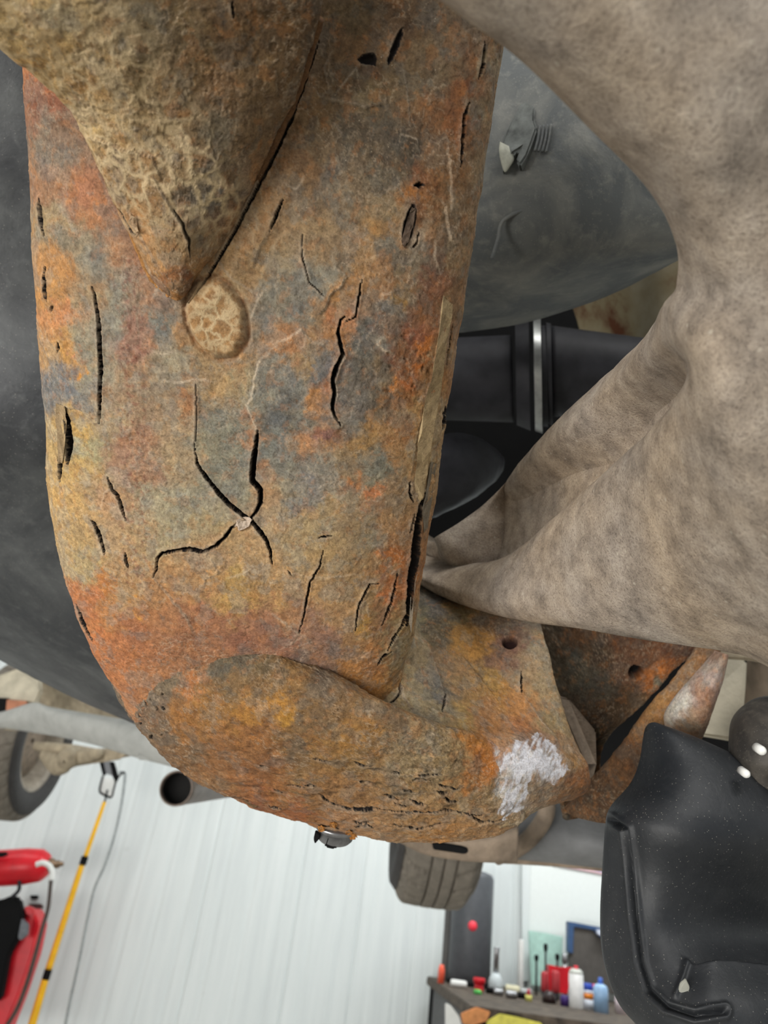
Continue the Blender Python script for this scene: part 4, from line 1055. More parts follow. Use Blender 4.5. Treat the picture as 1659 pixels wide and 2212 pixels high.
rust_body('bracket_flange', [(1533, 1388, .338, 1530, 1388, .334, 1556, 1398, .330, .003, .004), (1466, 1470, .338, 1468, 1472, .334, 1490, 1484, .330, .003, .004), (1406, 1545, .342, 1402, 1550, .336, 1425, 1570, .332, .003, .004), (1340, 1622, .346, 1345, 1640, .338, 1392, 1660, .334, .004, .004), (1270, 1690, .348, 1290, 1710, .340, 1370, 1730, .336, .004, .004), (1215, 1748, .350, 1260, 1770, .344, 1340, 1780, .340, .003, .004)],
          60, 160, fl_ctrl, mb, M['rust'], e=3, aspect=.2, coarse=1.0, lam=.8, seed=25, sig=50)
slab('bracket_gusset', [(1195, 1500, .345), (1232, 1510, .346), (1290, 1580, .350), (1292, 1650, .352), (1270, 1740, .352), (1235, 1700, .345), (1262, 1650, .342), (1235, 1585, .343), (1215, 1540, .344)], .004, M['brownmetal'], mb, .001)

lk = empty('stabilizer_link', P1(1500, 1510, .34), 'rusty flared rod end with white paint streak beside the beige floor panel', 'car part')
ln_ctrl = [(1560, 1420, 150, 120, 104), (1530, 1450, 170, 150, 140), (1520, 1500, 140, 104, 88), (1470, 1510, 196, 192, 188), (1460, 1540, 190, 184, 176), (1490, 1560, 140, 116, 92), (1520, 1540, 132, 100, 82), (1480, 1590, 130, 92, 64), (1510, 1590, 110, 76, 54)]
rust_body('rod_end', [(1552, 1408, .318, 1560, 1410, .316, 1570, 1414, .318, .004, .006), (1500, 1462, .322, 1530, 1466, .318, 1556, 1470, .322, .007, .008), (1462, 1508, .324, 1500, 1518, .320, 1536, 1524, .324, .009, .010), (1440, 1545, .326, 1482, 1556, .322, 1520, 1566, .326, .010, .010), (1446, 1580, .330, 1480, 1588, .328, 1512, 1598, .330, .006, .010), (1462, 1606, .335, 1480, 1608, .334, 1500, 1610, .335, .001, .004)],
          50, 80, ln_ctrl, lk, M['rust'], e=2.2, aspect=.8, coarse=.8, lam=.6, seed=27, sig=30, warp=10)

# pieces of the car floor to the right
fp2 = empty('floor_panel', P1(1560, 1500, .50), 'beige painted floor panel section between the rod end and the rubber bushing', 'car part')
slab('panel_sheet', [(1500, 1395, .50), (1616, 1425, .50), (1612, 1520, .49), (1590, 1600, .48), (1500, 1585, .48), (1460, 1560, .49)], .01, M['cream'], fp2, .002)
slab('panel_lip', [(1540, 1398, .42), (1600, 1408, .42), (1700, 1418, .42), (1700, 1440, .42), (1612, 1428, .42), (1548, 1424, .42)], .008, M['beige'], fp2, .002)
cr = empty('floor_rail', P1(1650, 1490, .46), 'dusty brown rail at the right edge beside the beige floor panel', 'car part')
body('rail_section', [row2((1624, 1400), (1760, 1430), .46, .012), row2((1622, 1480), (1760, 1500), .46, .014), row2((1616, 1560), (1760, 1590), .46, .014), row2((1612, 1650), (1760, 1670), .46, .012)], 40, 30, M['brownmetal'], cr, e=3.5)
slab('shade_backing', [(1180, 1300, .62), (1900, 1400, .62), (1900, 1780, .60), (1200, 1700, .60)], .02, M['black'], shade_pan)  # black sheet put in as the deep shade behind the slit

# ------------------------------------------------------------------ black moulded shield, lower right
sh = empty('splash_shield', P1(1500, 1900, .27), 'big black moulded plastic shield with a grooved left edge at the lower right', 'car part')
sh_rows = [(1398, 1566, .300, 1412, 1560, .298, 1430, 1566, .298, .002, .006),
           (1396, 1600, .298, 1450, 1588, .292, 1530, 1606, .300, .005, .008),
           (1390, 1650, .294, 1500, 1640, .284, 1680, 1680, .300, .007, .010),
           (1372, 1696, .288, 1520, 1700, .276, 1760, 1740, .296, .009, .012),
           (1330, 1745, .282, 1520, 1770, .270, 1800, 1790, .290, .012, .016),
           (1328, 1790, .278, 1520, 1830, .268, 1800, 1850, .296, .012, .018),
           (1342, 1880, .272, 1525, 1920, .274, 1800, 1940, .318, .011, .020),
           (1350, 1980, .264, 1530, 2010, .276, 1800, 2020, .324, .011, .022),
           (1346, 2080, .257, 1530, 2090, .262, 1800, 2100, .290, .014, .022),
           (1366, 2165, .251, 1540, 2170, .246, 1800, 2160, .266, .014, .022),
           (1405, 2225, .246, 1560, 2240, .238, 1800, 2240, .250, .012, .020),
           (1480, 2330, .240, 1600, 2330, .236, 1800, 2330, .246, .010, .018)]
pts = section(sh_rows, 200, 240, 14, 3.0, .3)
_f = pts.reshape(-1, 3); _n = normals(pts).reshape(-1, 3); _x, _y = proj(_f)
_front = np.zeros(pts.shape[:2], bool); _front[:, :200] = True; _front = _front.ravel()
gx = [(1322, 1770), (1352, 1790), (1362, 1860), (1372, 1980), (1384, 2080), (1404, 2140), (1440, 2175), (1500, 2195), (1560, 2190)]
D, T, S = polydist(_x, _y, gx)
hh = -0.0022 * np.exp(-(D / 4.0) ** 2) + 0.0012 * np.exp(-((D - 11) / 5.0) ** 2)
D, T, S = polydist(_x, _y, [(1480, 2070), (1500, 2084), (1560, 2088), (1659, 2104), (1800, 2120)])
hh += np.where((S > 0), 0.006 * sstep(0, 10, D), 0) * np.exp(-D / 90.0) * sstep(1462, 1540, _x)
D2, T2, S2 = polydist(_x, _y, [(1460, 2150), (1475, 2110), (1482, 2080)])
hh += .0012 * np.exp(-(D2 / 6) ** 2)
pts = (_f + _n * np.where(_front, hh, 0)[:, None]).reshape(pts.shape)
grid_obj('shield_moulding', pts, M['shield'], sh)
slab('paint_chip', [(1470, 2126, .238), (1482, 2116, .2375), (1490, 2132, .2375), (1488, 2150, .2375), (1474, 2158, .238), (1464, 2146, .238)], .001, simple('grey_dried_splash', (150, 150, 140), .7), sh, .0002)['label'] = 'pale grey dried splash'

rb = empty('rubber_bushing', P1(1640, 1630, .28), 'dark dusty rubber bushing cut by the right edge above the black shield', 'car part')
lathe('bushing_body', P1(1690, 1650, .285), (RT * -.35 + UP * -.25 - FW * .9), [(-.03, .001), (-.03, .014), (-.022, .0175), (-.01, .0188), (.002, .0182), (.009, .0145), (.013, .010), (.0132, .006), (.010, .005), (.010, .001)], M['rubber'], rb, 48)
for (x, y, sx) in ((1646, 1622, 10), (1612, 1672, 9)):
    C = P1(x, y, .2665); r_ = sx * .2665 / F
    lathe('white_mark', C, -FW, [(-.004, r_), (.0, r_), (.0012, r_ * .6), (.0014, r_ * .05)], M['white'], rb, 16)  # white blobs standing for the pale marks on the rubber

# ------------------------------------------------------------------ plug bolt under the end cap
pb = empty('drain_plug', P1(715, 1800, .296), 'shiny steel plug with a black clip hanging under the end cap', 'fastener')
ax = (UP * -.97 + RT * -.16 + FW * .05)
lathe('flange', P1(728, 1774, .2995), ax, [(0, .0005), (0, .0095), (.0015, .0098), (.003, .0085), (.0034, .0075), (.0065, .0078), (.0075, .007), (.0078, .001)], M['steel'], pb, 40)
slab('clip_head', [(706, 1808, .2925), (732, 1810, .2925), (730, 1830, .2925), (723, 1836, .2925), (703, 1832, .2925), (700, 1825, .2925)], .007, M['black'], pb, .0006)
slab('clip_fin', [(681, 1796, .294), (692, 1804, .294), (690, 1812, .294), (680, 1824, .294), (677, 1812, .294)], .002, M['black'], pb, .0003)
slab('clip_fin', [(736, 1808, .294), (748, 1810, .294), (747, 1824, .294), (742, 1822, .294)], .002, M['black'], pb, .0003)
rg = random.Random(3)
for (x, y) in ((694, 1790), (754, 1800), (762, 1806), (720, 1782)):
    flake([(x - 7, y - 4, .2905), (x + 2, y - 7, .2903), (x + 8, y - 1, .2906), (x + 3, y + 6, .2908), (x - 5, y + 5, .2908)], 'rust_flake', .0012, (176, 120, 58), int(x))

# ------------------------------------------------------------------ crash bracket and grey sill beyond the end cap
tb_ = empty('slotted_bracket', P1(980, 1830, .62), 'dusty brown slotted bracket just below the bottom of the end cap', 'car part')
body('bracket_arm', [row2((838, 1790), (836, 1802), .62, .005), row2((872, 1795), (868, 1818), .62, .007), row2((930, 1800), (920, 1842), .62, .008), row2((1000, 1806), (992, 1854), .62, .009), row2((1060, 1802), (1055, 1858), .62, .010), row2((1120, 1782), (1118, 1858), .63, .012)], 40, 60, M['brownmetal'], tb_, e=3.6)
slab('slot', [(932, 1818, .6105), (1000, 1829, .6095), (1011, 1833, .6095), (1011, 1843, .6095), (1002, 1846, .6095), (936, 1836, .6105)], .004, M['black'], tb_, .0008)['label'] = 'black plate standing in for the shade of a slot'  # black plate laid on the arm as the shade inside a slot
slab('slot', [(862, 1797, .612), (886, 1801, .612), (886, 1818, .612), (862, 1812, .612)], .004, M['black'], tb_, .0008)  # second slot, same black plate for its shade
sp_ = empty('sill_panel', P1(1230, 1800, .70), 'smooth grey sill panel running right from the slotted bracket to the black shield', 'car part')
body('sill_section', [(1085, 1730, .72, 1060, 1800, .70, 1062, 1858, .72, .012, .02), (1165, 1722, .71, 1140, 1800, .695, 1130, 1856, .72, .016, .02), (1240, 1738, .71, 1225, 1810, .69, 1215, 1862, .72, .016, .02), (1330, 1772, .70, 1325, 1820, .68, 1320, 1870, .71, .016, .02), (1450, 1800, .70, 1445, 1840, .68, 1440, 1882, .71, .016, .02)], 50, 60, M['sillgrey'], sp_, e=2.6)
tubep('edge_band', [(1182, 1722, .682), (1178, 1762, .674), (1150, 1805, .670), (1112, 1835, .675), (1072, 1850, .685)], .008, M['brownmetal'], sp_)
tubep('lower_lip', [(1080, 1856, .70), (1160, 1860, .70), (1240, 1866, .70), (1330, 1876, .70), (1440, 1886, .70)], .004, M['brownmetal'], sp_)
slab('upper_plate', [(1160, 1716, .74), (1240, 1716, .74), (1330, 1752, .73), (1420, 1780, .73), (1420, 1815, .72), (1330, 1785, .72), (1240, 1750, .73), (1170, 1735, .74)], .01, M['sillgrey'], sp_, .002)

# ------------------------------------------------------------------ wheels
AXLE = RT * .995 + FW * .07
AXLE[2] = 0; AXLE /= np.linalg.norm(AXLE)


def wheel(c, R, wd, label, side, phase=0.0):
    """road wheel; side = -1 shows the inner face to the left, +1 to the right"""
    t = empty('road_wheel', c, label, 'wheel', 'wheels of the raised car')
    hw = wd / 2
    xs_ = np.concatenate([np.linspace(-hw, hw, 76)])
    u = np.abs(xs_) / hw
    rad = R - .006 * u ** 2 - .030 * np.clip((u - .70) / .30, 0, 1) ** 2.2
    prof = [(-hw * .96, R * .62), (-hw * 1.06, R * .70), (-hw * 1.10, R * .80), (-hw * 1.05, R * .88)] + list(zip(xs_, rad)) + [(hw * 1.05, R * .88), (hw * 1.10, R * .80), (hw * 1.06, R * .70), (hw * .96, R * .62)]

    def mod(x, r, th):
        g = np.zeros(np.broadcast(x, th).shape)
        for gx_ in (-.30, .02, .34):
            g = np.maximum(g, (1 - sstep(.018, .034, np.abs(x / hw - gx_))))
        lat = (np.abs(((th * 34 / (2 * math.pi) + .55 * (x / hw) ** 2 + phase) % 1) - .5) > .40) & ((x / hw < -.34) | (x / hw > .40))
        g = np.maximum(g, lat * .8)
        tread = (np.abs(x) < hw * .98) & (r > R * .9)
        return r - .009 * g * tread
    lathe('tyre', c, AXLE, prof, M['tyre'], t, 408, mod)
    lathe('sidewall', np.array(c) + AXLE * side * hw * .99, AXLE * side, [(0, R * .63), (.006, R * .66), (.014, R * .76), (.012, R * .86), (0, R * .905)], M['tyreside'], t, 96)
    rm = lathe('rim', c, AXLE, [(-hw * .95, R * .64), (-hw * .98, R * .60), (-hw * .80, R * .565), (-hw * .2, R * .50), (hw * .2, R * .50), (hw * .80, R * .565), (hw * .98, R * .60), (hw * .95, R * .64)], M['rim'], t, 72)
    lathe('hub', np.array(c) + AXLE * 0, AXLE, [(-.05, .01), (-.05, .07), (-.02, .09), (.02, .09), (.03, R * .48), (.04, R * .48), (.045, .05), (.05, .01)], M['brownmetal'], t, 36)
    return t


cR = P1(950, 1676, 1.86)
wheel(cR, .305, .178, 'road wheel with blocky tread hanging just below the slotted bracket', -1)
# half-hidden wheel at the left edge
cL = P1(44, 1596, 2.85)
wheel(cL, .300, .205, 'road wheel with open inner rim at the left edge under the grey sill beam', 1, .3)

la = empty('lower_control_arm', P1(150, 1640, 2.6), 'dusty beige control arm running from the left wheel rim under the grey sill beam', 'car part')
tubep('arm_tube', [(78, 1612, 2.62), (110, 1615, 2.6), (160, 1622, 2.58), (230, 1630, 2.55), (290, 1622, 2.5)], [.016, .018, .022, .018, .016], M['beige'], la)
tubep('arm_tube', [(96, 1628, 2.6), (128, 1650, 2.56), (150, 1640, 2.54), (215, 1628, 2.5)], [.022, .040, .034, .018], M['beige'], la)
lathe('ball_joint', P1(146, 1640, 2.5), -FW, [(-.06, .004), (-.06, .03), (0, .036), (.02, .028), (.026, .004)], M['beige'], la, 24)
body('arm_web', [row2((130, 1660), (180, 1622), 2.56, .02), row2((180, 1652), (215, 1618), 2.56, .02), row2((260, 1640), (290, 1616), 2.5, .015)], 20, 24, M['beige'], la)

sb = empty('sill_beam', P1(200, 1570, 1.5), 'long pale grey underbody beam crossing the lower left above the tyre', 'car part')
body('beam_section', [(-60, 1545, 1.9, -60, 1556, 1.88, -60, 1566, 1.9, .02, .03), (0, 1540, 1.8, 4, 1556, 1.78, 8, 1572, 1.8, .02, .03), (72, 1519, 1.72, 84, 1552, 1.70, 96, 1586, 1.72, .018, .04), (110, 1530, 1.68, 118, 1560, 1.66, 124, 1590, 1.68, .018, .04), (200, 1548, 1.6, 202, 1578, 1.58, 205, 1607, 1.6, .018, .04), (310, 1570, 1.5, 304, 1602, 1.48, 300, 1634, 1.5, .018, .04), (430, 1590, 1.4, 424, 1625, 1.38, 418, 1662, 1.4, .018, .04), (560, 1612, 1.3, 556, 1645, 1.28, 552, 1685, 1.3, .018, .04)], 40, 120, M['greypaint'], sb, e=6, aspect=.2)
body('beam_flange', [row2((286, 1621), (288, 1630), 1.5, .008), row2((350, 1634), (350, 1646), 1.45, .008), row2((410, 1648), (408, 1660), 1.4, .008), row2((520, 1674), (516, 1688), 1.32, .008)], 16, 30, simple('dark_sill_flange', (84, 90, 94), .6), sb, e=3)
slab('flange_tab', [(296, 1630, 1.46), (324, 1632, 1.46), (322, 1644, 1.46), (298, 1642, 1.46)], .01, M['greypaint'], sb, .002)

ub = empty('underbody_panel', P1(120, 1500, 2.2), 'dusty beige and white underbody sheets between the plastic tank and the grey beam', 'car part')
body('sheet', [row2((60, 1430), (10, 1575), 2.3, .03), row2((110, 1450), (90, 1580), 2.3, .02), row2((200, 1470), (190, 1600), 2.2, .03), row2((320, 1520), (310, 1620), 2.1, .03), row2((440, 1560), (430, 1640), 2.0, .03)], 30, 60, M['beige'], ub, e=3, rough=.012, rscale=.09)
slab('cross_sheet', [(-40, 1470, 2.1), (40, 1442, 2.1), (86, 1460, 2.1), (86, 1490, 2.05), (78, 1520, 2.05), (-40, 1508, 2.05)], .02, M['cream'], ub, .005)
slab('copper_plate', [(14, 1510, 2.04), (58, 1514, 2.04), (54, 1532, 2.02), (30, 1540, 2.02), (12, 1536, 2.02)], .01, simple('rusty_copper_plate', (176, 118, 90), .7), ub, .002)
slab('recess_shade', [(-30, 1506, 2.045), (18, 1508, 2.045), (20, 1536, 2.03), (-30, 1546, 2.03)], .01, M['black'], ub, .002)  # black plate painted in as the shade of an underbody recess
slab('recess_shade', [(280, 1556, 1.9), (312, 1560, 1.9), (314, 1572, 1.9), (286, 1568, 1.9)], .01, M['black'], ub, .002)  # another black plate in place of recess shade

ep = empty('exhaust_pipe', P1(400, 1703, 1.15), 'open exhaust tailpipe with black mouth pointing left below the end cap', 'pipe')
exA = P1(380, 1703, 1.12); exB = P1(530, 1692, 1.72)
axx = exB - exA; L_ = np.linalg.norm(axx)
lathe('pipe_wall', exA, axx, [(0.012, .0235), (0, .0242), (0, .0262), (.004, .0268), (.03, .0268), (.034, .0262), (L_, .0262), (L_, .0235), (.03, .0235)], M['pipe'], ep, 48)
lathe('pipe_bore', exA, axx, [(.022, .0002), (.022, .0234), (.010, .0234), (.0105, .0236), (.03, .0236), (.03, .0002)], M['bore_black'], ep, 48)['label'] = 'black pipe mouth'

# ------------------------------------------------------------------ left side: hanger, yellow pole, cord, red kit
YP = 4.7
hb = empty('hanger_bracket', W(232, 1680, YP), 'small black and white hanging bracket above the yellow pole', 'bracket')


def wslab(name, poly, y, thick, mat, parent, bev=.003):
    """upright plate facing the lens, outline in photo pixels on the plane Y = y"""
    return slab(name, [(a, c_, Wd(a, c_, y)) for a, c_ in poly], thick, mat, parent, bev)


def wtube(name, pts, y, r, mat, parent=None, n=60, nu=12):
    a = catmull(np.array(pts, float), n)
    return tube3(name, np.array([W(x, yy, y) for x, yy in a]), r, mat, parent, nu)


wslab('side_plate', [(214, 1645), (222, 1645), (228, 1672), (222, 1676)], YP, .02, M['black'], hb)
wslab('side_plate', [(236, 1645), (246, 1645), (256, 1680), (250, 1690), (244, 1680)], YP, .02, M['black'], hb)
wslab('centre_plate', [(222, 1644), (237, 1644), (244, 1676), (228, 1671)], YP + .01, .015, M['steel'], hb)
wslab('white_tag', [(222, 1678), (247, 1684), (248, 1706), (242, 1722), (216, 1712), (218, 1690)], YP, .02, M['white'], hb)
wtube('wire_frame', [(222, 1676), (215, 1706), (222, 1716), (240, 1722), (246, 1704), (252, 1684), (262, 1672), (270, 1668)], YP - .02, .006, M['black'], hb)

yp = empty('yellow_pole', W(150, 1960, YP), 'long thin yellow pole with black joints slanting down the lower left wall', 'pole')
for (a, c_, r0_, r1_) in (((226, 1732), (184, 1852), .011, .013), ((177, 1868), (104, 2096), .016, .018), ((98, 2114), (64, 2230), .019, .021)):
    wtube('pole_section', [a, ((a[0] + c_[0]) / 2, (a[1] + c_[1]) / 2), c_], YP, [r0_, r1_], M['yellow'], yp, 20, 16)
for (a, c_) in (((184, 1850), (178, 1868)), ((105, 2094), (98, 2116))):
    wtube('joint_sleeve', [a, ((a[0] + c_[0]) / 2, (a[1] + c_[1]) / 2), c_], YP, [.020, .020], M['black'], yp, 8, 16)['label'] = 'black joint sleeve'
wtube('hook', [(232, 1706), (230, 1716), (226, 1734)], YP, .006, M['darkmetal'], yp, 12, 8)

o = wtube('hanging_cord', [(258, 1668), (268, 1669), (270, 1680), (262, 1740), (246, 1810), (226, 1870), (204, 1920), (188, 1990), (170, 2080), (150, 2170), (138, 2230)], YP + .12, .0075, simple('grey_cord_sheath', (146, 152, 152), .6), None, 120)
tag(o, 'thin grey cord hanging down the wall right of the yellow pole', 'cord')

rc = empty('red_canister', W(50, 1870, 4.5), 'red round canister with brass fitting and white elbow at the lower left edge', 'canister')
A_, B_ = W(-70, 1880, 4.5), W(108, 1868, 4.5)
ax_ = B_ - A_; Lc = np.linalg.norm(ax_); rr_ = .092
lathe('canister_body', A_, ax_, [(0, .001), (0, rr_ * .8), (.03, rr_), (Lc * .7, rr_), (Lc * .9, rr_ * .88), (Lc * .98, rr_ * .6), (Lc, rr_ * .2), (Lc, .001)], M['red'], rc, 40)
lathe('brass_fitting', B_, ax_, [(-.02, .03), (0, .034), (.02, .03), (.022, .02), (.05, .02), (.052, .012), (.07, .012), (.071, .001)], simple('tarnished_brass', (120, 96, 74), .4, .2, 60, metal=.5), rc, 20)
wtube('white_elbow', [(78, 1868), (92, 1864), (106, 1870), (113, 1884), (112, 1902)], 4.38, .014, M['white'], rc, 30)['label'] = 'white elbow hose'
wtube('drop_stem', [(42, 1890), (42, 1910), (40, 1924), (26, 1938)], 4.45, .010, M['darkmetal'], rc, 20)
wslab('black_strap', [(-30, 1842), (12, 1840), (16, 1846), (2, 1852), (-30, 1850)], 4.38, .02, M['black'], rc)
o = wtube('black_hose', [(110, 1902), (104, 1960), (90, 2010), (74, 2070), (56, 2130), (36, 2180), (10, 2222)], 4.38, .010, simple('dark_brown_hose', (66, 56, 50), .5), None, 80)
tag(o, 'thin dark hose curving down from the red canister', 'hose')
rk = empty('red_tool_trolley', W(20, 2100, 4.3), 'red painted trolley side behind a black cover in the lower left corner', 'trolley')
wslab('red_side', [(-120, 2000), (52, 1968), (72, 1962), (84, 1994), (70, 2060), (40, 2150), (8, 2230), (-120, 2240)], 4.55, .15, M['red'], rk, .01)
wslab('black_cover', [(-120, 1950), (0, 1944), (24, 1934), (40, 1940), (48, 1972), (44, 2010), (36, 2032), (18, 2062), (0, 2160), (-120, 2200)], 4.47, .06, M['black'], rk, .01)
wslab('grey_latch', [(46, 1984), (60, 1996), (58, 2020), (44, 2032), (38, 2026)], 4.44, .03, simple('grey_latch_plastic', (92, 96, 102), .4), rk, .004)
wslab('red_knob', [(50, 1962), (58, 1956), (72, 1962), (74, 1976), (60, 1978)], 4.5, .04, M['red'], rk, .006)
o = empty('valve_cap', W(72, 1940, 5.215), 'pair of tiny dark valve caps on the wall between canister and trolley', 'cap')
wslab('cap_top', [(64, 1934), (80, 1934), (80, 1942), (66, 1943)], 5.215, .03, M['black'], o)
wslab('cap_base', [(60, 1952), (86, 1952), (92, 1958), (86, 1964), (66, 1962)], 5.215, .03, simple('dark_red_brown_cap', (70, 40, 40), .5), o)

# ------------------------------------------------------------------ workbench under the right-hand wall
def Zp(px, py, z):
    v = FW + RT * ((px - 829.5) / F) + UP * ((1106 - py) / F)
    return CAM + v * ((z - CAM[2]) / v[2])


BZ = float(W(1010, 2128, 4.85)[2])
bl = W(936, 2120, 4.85); front_y = float(Zp(1010, 2172, BZ)[1])
bench = empty('workbench', (2.0, 4.6, 0), 'cluttered wooden workbench along the back wall at the bottom right', 'workbench')
box('bench_top', (bl[0], front_y, BZ - .045), (2.9, 5.16, BZ), M['oldwood'], bench, .006)
box('front_apron', (bl[0] + .09, front_y + .005, BZ - .17), (2.9, front_y + .03, BZ - .045), M['wood'], bench, .004)
box('leg', (bl[0] + .02, front_y + .08, 0), (bl[0] + .11, front_y + .17, BZ - .045), M['black'], bench, .004)
box('leg', (bl[0] + .02, 5.04, 0), (bl[0] + .11, 5.13, BZ - .045), M['black'], bench, .004)
box('leg', (2.78, front_y + .08, 0), (2.87, front_y + .17, BZ - .045), M['black'], bench, .004)
box('end_panel', (bl[0] + .03, front_y + .17, .1), (bl[0] + .06, 5.04, BZ - .045), simple('dark_grey_bench_panel', (92, 92, 92), .7), bench, .004)


def strip_on_bench(name, x0p, x1p, yp_, label, c, cat='sheet', hgt=.07):
    a = Zp(x0p, yp_, BZ); b2 = Zp(x1p, yp_, BZ)
    o = box(name, (a[0], front_y - .006, BZ - .05 - hgt), (b2[0], front_y + .002, BZ - .045), simple(name + '_paint', c, .6, .1, 20), None, .001)
    return tag(o, label, cat)


o = wslab('white_sheet', [(962, 2166), (974, 2172), (992, 2196), (1002, 2230), (962, 2236)], front_y - .03, .012, M['white'], None); tag(o, 'white folded sheet hanging at the left end of the workbench front', 'sheet')
o = wslab('orange_rag', [(996, 2190), (1030, 2176), (1060, 2186), (1052, 2206), (1020, 2216), (1000, 2212)], front_y - .035, .02, simple('orange_rag_cloth', (206, 140, 88), .9), None); tag(o, 'pale orange rag on the workbench front right of the white sheet', 'rag')
o = wslab('yellow_sheet', [(1052, 2206), (1080, 2190), (1120, 2198), (1170, 2210), (1180, 2236), (1050, 2240)], front_y - .035, .012, simple('pale_yellow_sheet', (214, 206, 96), .8), None); tag(o, 'pale yellow sheet on the workbench front right of the orange rag', 'sheet')


def stand(px, top, base, wpx, y):
    """base point, height and radius of an upright thing standing on the bench"""
    B = W(px, base, y); T_ = W(px, top, y)
    z0 = BZ
    return np.array([B[0], y, z0]), max(T_[2] - z0, .02), wpx / 2 * Wd(px, base, y) / F


def canister(name, px, top, base, wpx, y, label, cat, parts, group=None):
    """parts: (name, profile [(height fraction, radius fraction)], material)"""
    B, H, R_ = stand(px, top, base, wpx, y)
    if len(parts) == 1:
        o = lathe(parts[0][0] if False else name, B, (0, 0, 1), [(h * H, max(r * R_, .0008)) for h, r in parts[0][1]], parts[0][2], None, 24)
        return tag(o, label, cat, group)
    t = empty(name, B, label, cat, group)
    for nm, prof, mat in parts:
        lathe(nm, B, (0, 0, 1), [(h * H, max(r * R_, .0008)) for h, r in prof], mat, t, 24)
    return t


def C_(n, c, rough=.4, **k): return simple(n, c, rough, .06, 30, **k)


CYL = [(0, .0), (0, .94), (.015, 1), (.97, 1), (.99, .95), (1, .8), (1, 0)]
dk = C_('dark_grey_tank_paint', (78, 80, 84), .45)
t = canister('gas_cylinder', 1012, 1880, 2122, 92, 4.85, 'tall dark grey cylinder with a red dot standing at the back left of the workbench', 'cylinder',
             [('cylinder_body', [(0, 0), (0, .86), (.03, 1), (.94, 1), (.98, .9), (1, .6), (1, 0)], dk), ('base_ring', [(0, 0), (0, 1.03), (.04, 1.03), (.045, .9), (.045, 0)], M['black'])])
B, H, R_ = stand(1012, 1880, 2122, 92, 4.85)
cpt = W(1021, 2000, 4.85 - R_ - .001); lathe('red_dot', cpt + np.array([0, .003, 0]), (0, -1, 0), [(0, .0008), (0, .026), (.003, .026), (.0034, .0008)], C_('red_sticker', (238, 62, 78)), t, 24)
canister('dark_post', 962, 1950, 2108, 20, 4.98, 'narrow dark post standing left behind the dark grey cylinder', 'post', [('p', CYL, C_('dark_post_paint', (84, 82, 80)))])
gl = C_('cloudy_clear_plastic', (196, 204, 206), .25)
canister('clear_bottle', 1070, 2046, 2136, 30, 4.62, 'clear long-necked bottle right of the dark grey cylinder', 'bottle',
         [('bottle_body', [(0, 0), (0, .9), (.02, 1), (.26, 1), (.36, .75), (.42, .45), (.43, 0)], gl), ('neck', [(.38, 0), (.38, .4), (.9, .36), (.98, .42), (1, .4), (1, 0)], M['steel'])])
canister('white_tube', 1124, 2030, 2112, 13, 4.9, 'thin white tube standing left of the mint green panel', 'tube', [('p', CYL, M['white'])])
canister('orange_plug', 953, 2083, 2106, 14, 4.7, 'small orange-red plug at the left end of the workbench top', 'plug', [('p', [(0, 0), (0, 1), (.7, 1), (1, .6), (1, 0)], C_('orange_red_plastic', (222, 88, 60)))])
canister('red_cup', 1034, 2112, 2146, 25, 4.45, 'bright red little cup in front of the dark grey cylinder', 'cup', [('cup_body', [(0, 0), (0, .72), (.1, .8), (.6, .8), (.62, 0)], M['red']), ('cup_rim', [(.6, 0), (.6, 1), (.95, 1.05), (1, .9), (1, 0)], M['red'])])
canister('green_cap', 1031, 2149, 2162, 18, 4.3, 'small bright green cap lying in front of the red cup', 'cap', [('p', [(0, 0), (0, 1), (.7, 1), (1, .7), (1, 0)], C_('bright_green_plastic', (86, 182, 84)))])


def lying(name, a, b2, r, y, mat, label, cat):
    A2 = W(a[0], a[1], y); B2 = W(b2[0], b2[1], y); A2[2] = B2[2] = BZ + r
    ax2 = B2 - A2; L2 = np.linalg.norm(ax2)
    o = lathe(name, A2, ax2, [(0, .0008), (0, r * .8), (.1 * L2, r), (.9 * L2, r), (L2, r * .8), (L2, .0008)], mat, None, 20)
    return tag(o, label, cat)


lying('white_spool', (974, 2114), (1008, 2124), .018, 4.55, M['white'], 'white plastic spool lying left of the red cup', 'spool')
lying('cream_roll', (1092, 2118), (1122, 2120), .022, 4.6, C_('cream_tape', (206, 200, 168)), 'cream tape roll behind the loose metal parts', 'roll')
lying('grey_roll', (1124, 2130), (1148, 2126), .020, 4.55, C_('grey_tape', (168, 170, 168)), 'light grey roll right of the cream tape roll', 'roll')
lying('metal_socket', (1066, 2152), (1086, 2156), .016, 4.38, M['steel'], 'shiny metal socket lying right of the green cap', 'tool')
lying('metal_socket', (1092, 2168), (1116, 2172), .018, 4.3, M['steel'], 'shiny metal socket nearest the front edge of the workbench', 'tool')
lying('dark_tool', (1050, 2142), (1072, 2138), .014, 4.45, M['black'], 'short dark tool handle lying between red cup and clear bottle base', 'tool')
lying('dark_tool', (1118, 2150), (1140, 2146), .014, 4.4, M['black'], 'short dark tool handle lying under the grey roll', 'tool')
lying('pale_offcut', (1100, 2136), (1126, 2146), .012, 4.45, M['beige'], 'pale offcut lying in front of the cream tape roll', 'scrap')
o = wslab('mint_panel', [(1142, 2010), (1180, 2016), (1216, 2024), (1212, 2136), (1180, 2132), (1148, 2128)], 5.1, .02, C_('mint_green_card', (174, 210, 198)), None); tag(o, 'pale mint green card leaning on the wall behind the tools', 'card')
cs = empty('case_lid', W(1290, 2060, 5.0), 'open dark case lid with blue edge and white handle beside the black shield', 'case')
wslab('lid_panel', [(1230, 1996), (1345, 2016), (1400, 2026), (1400, 2158), (1345, 2150), (1230, 2136)], 5.0, .04, C_('dark_brown_grey_lining', (84, 80, 76), .8), cs)
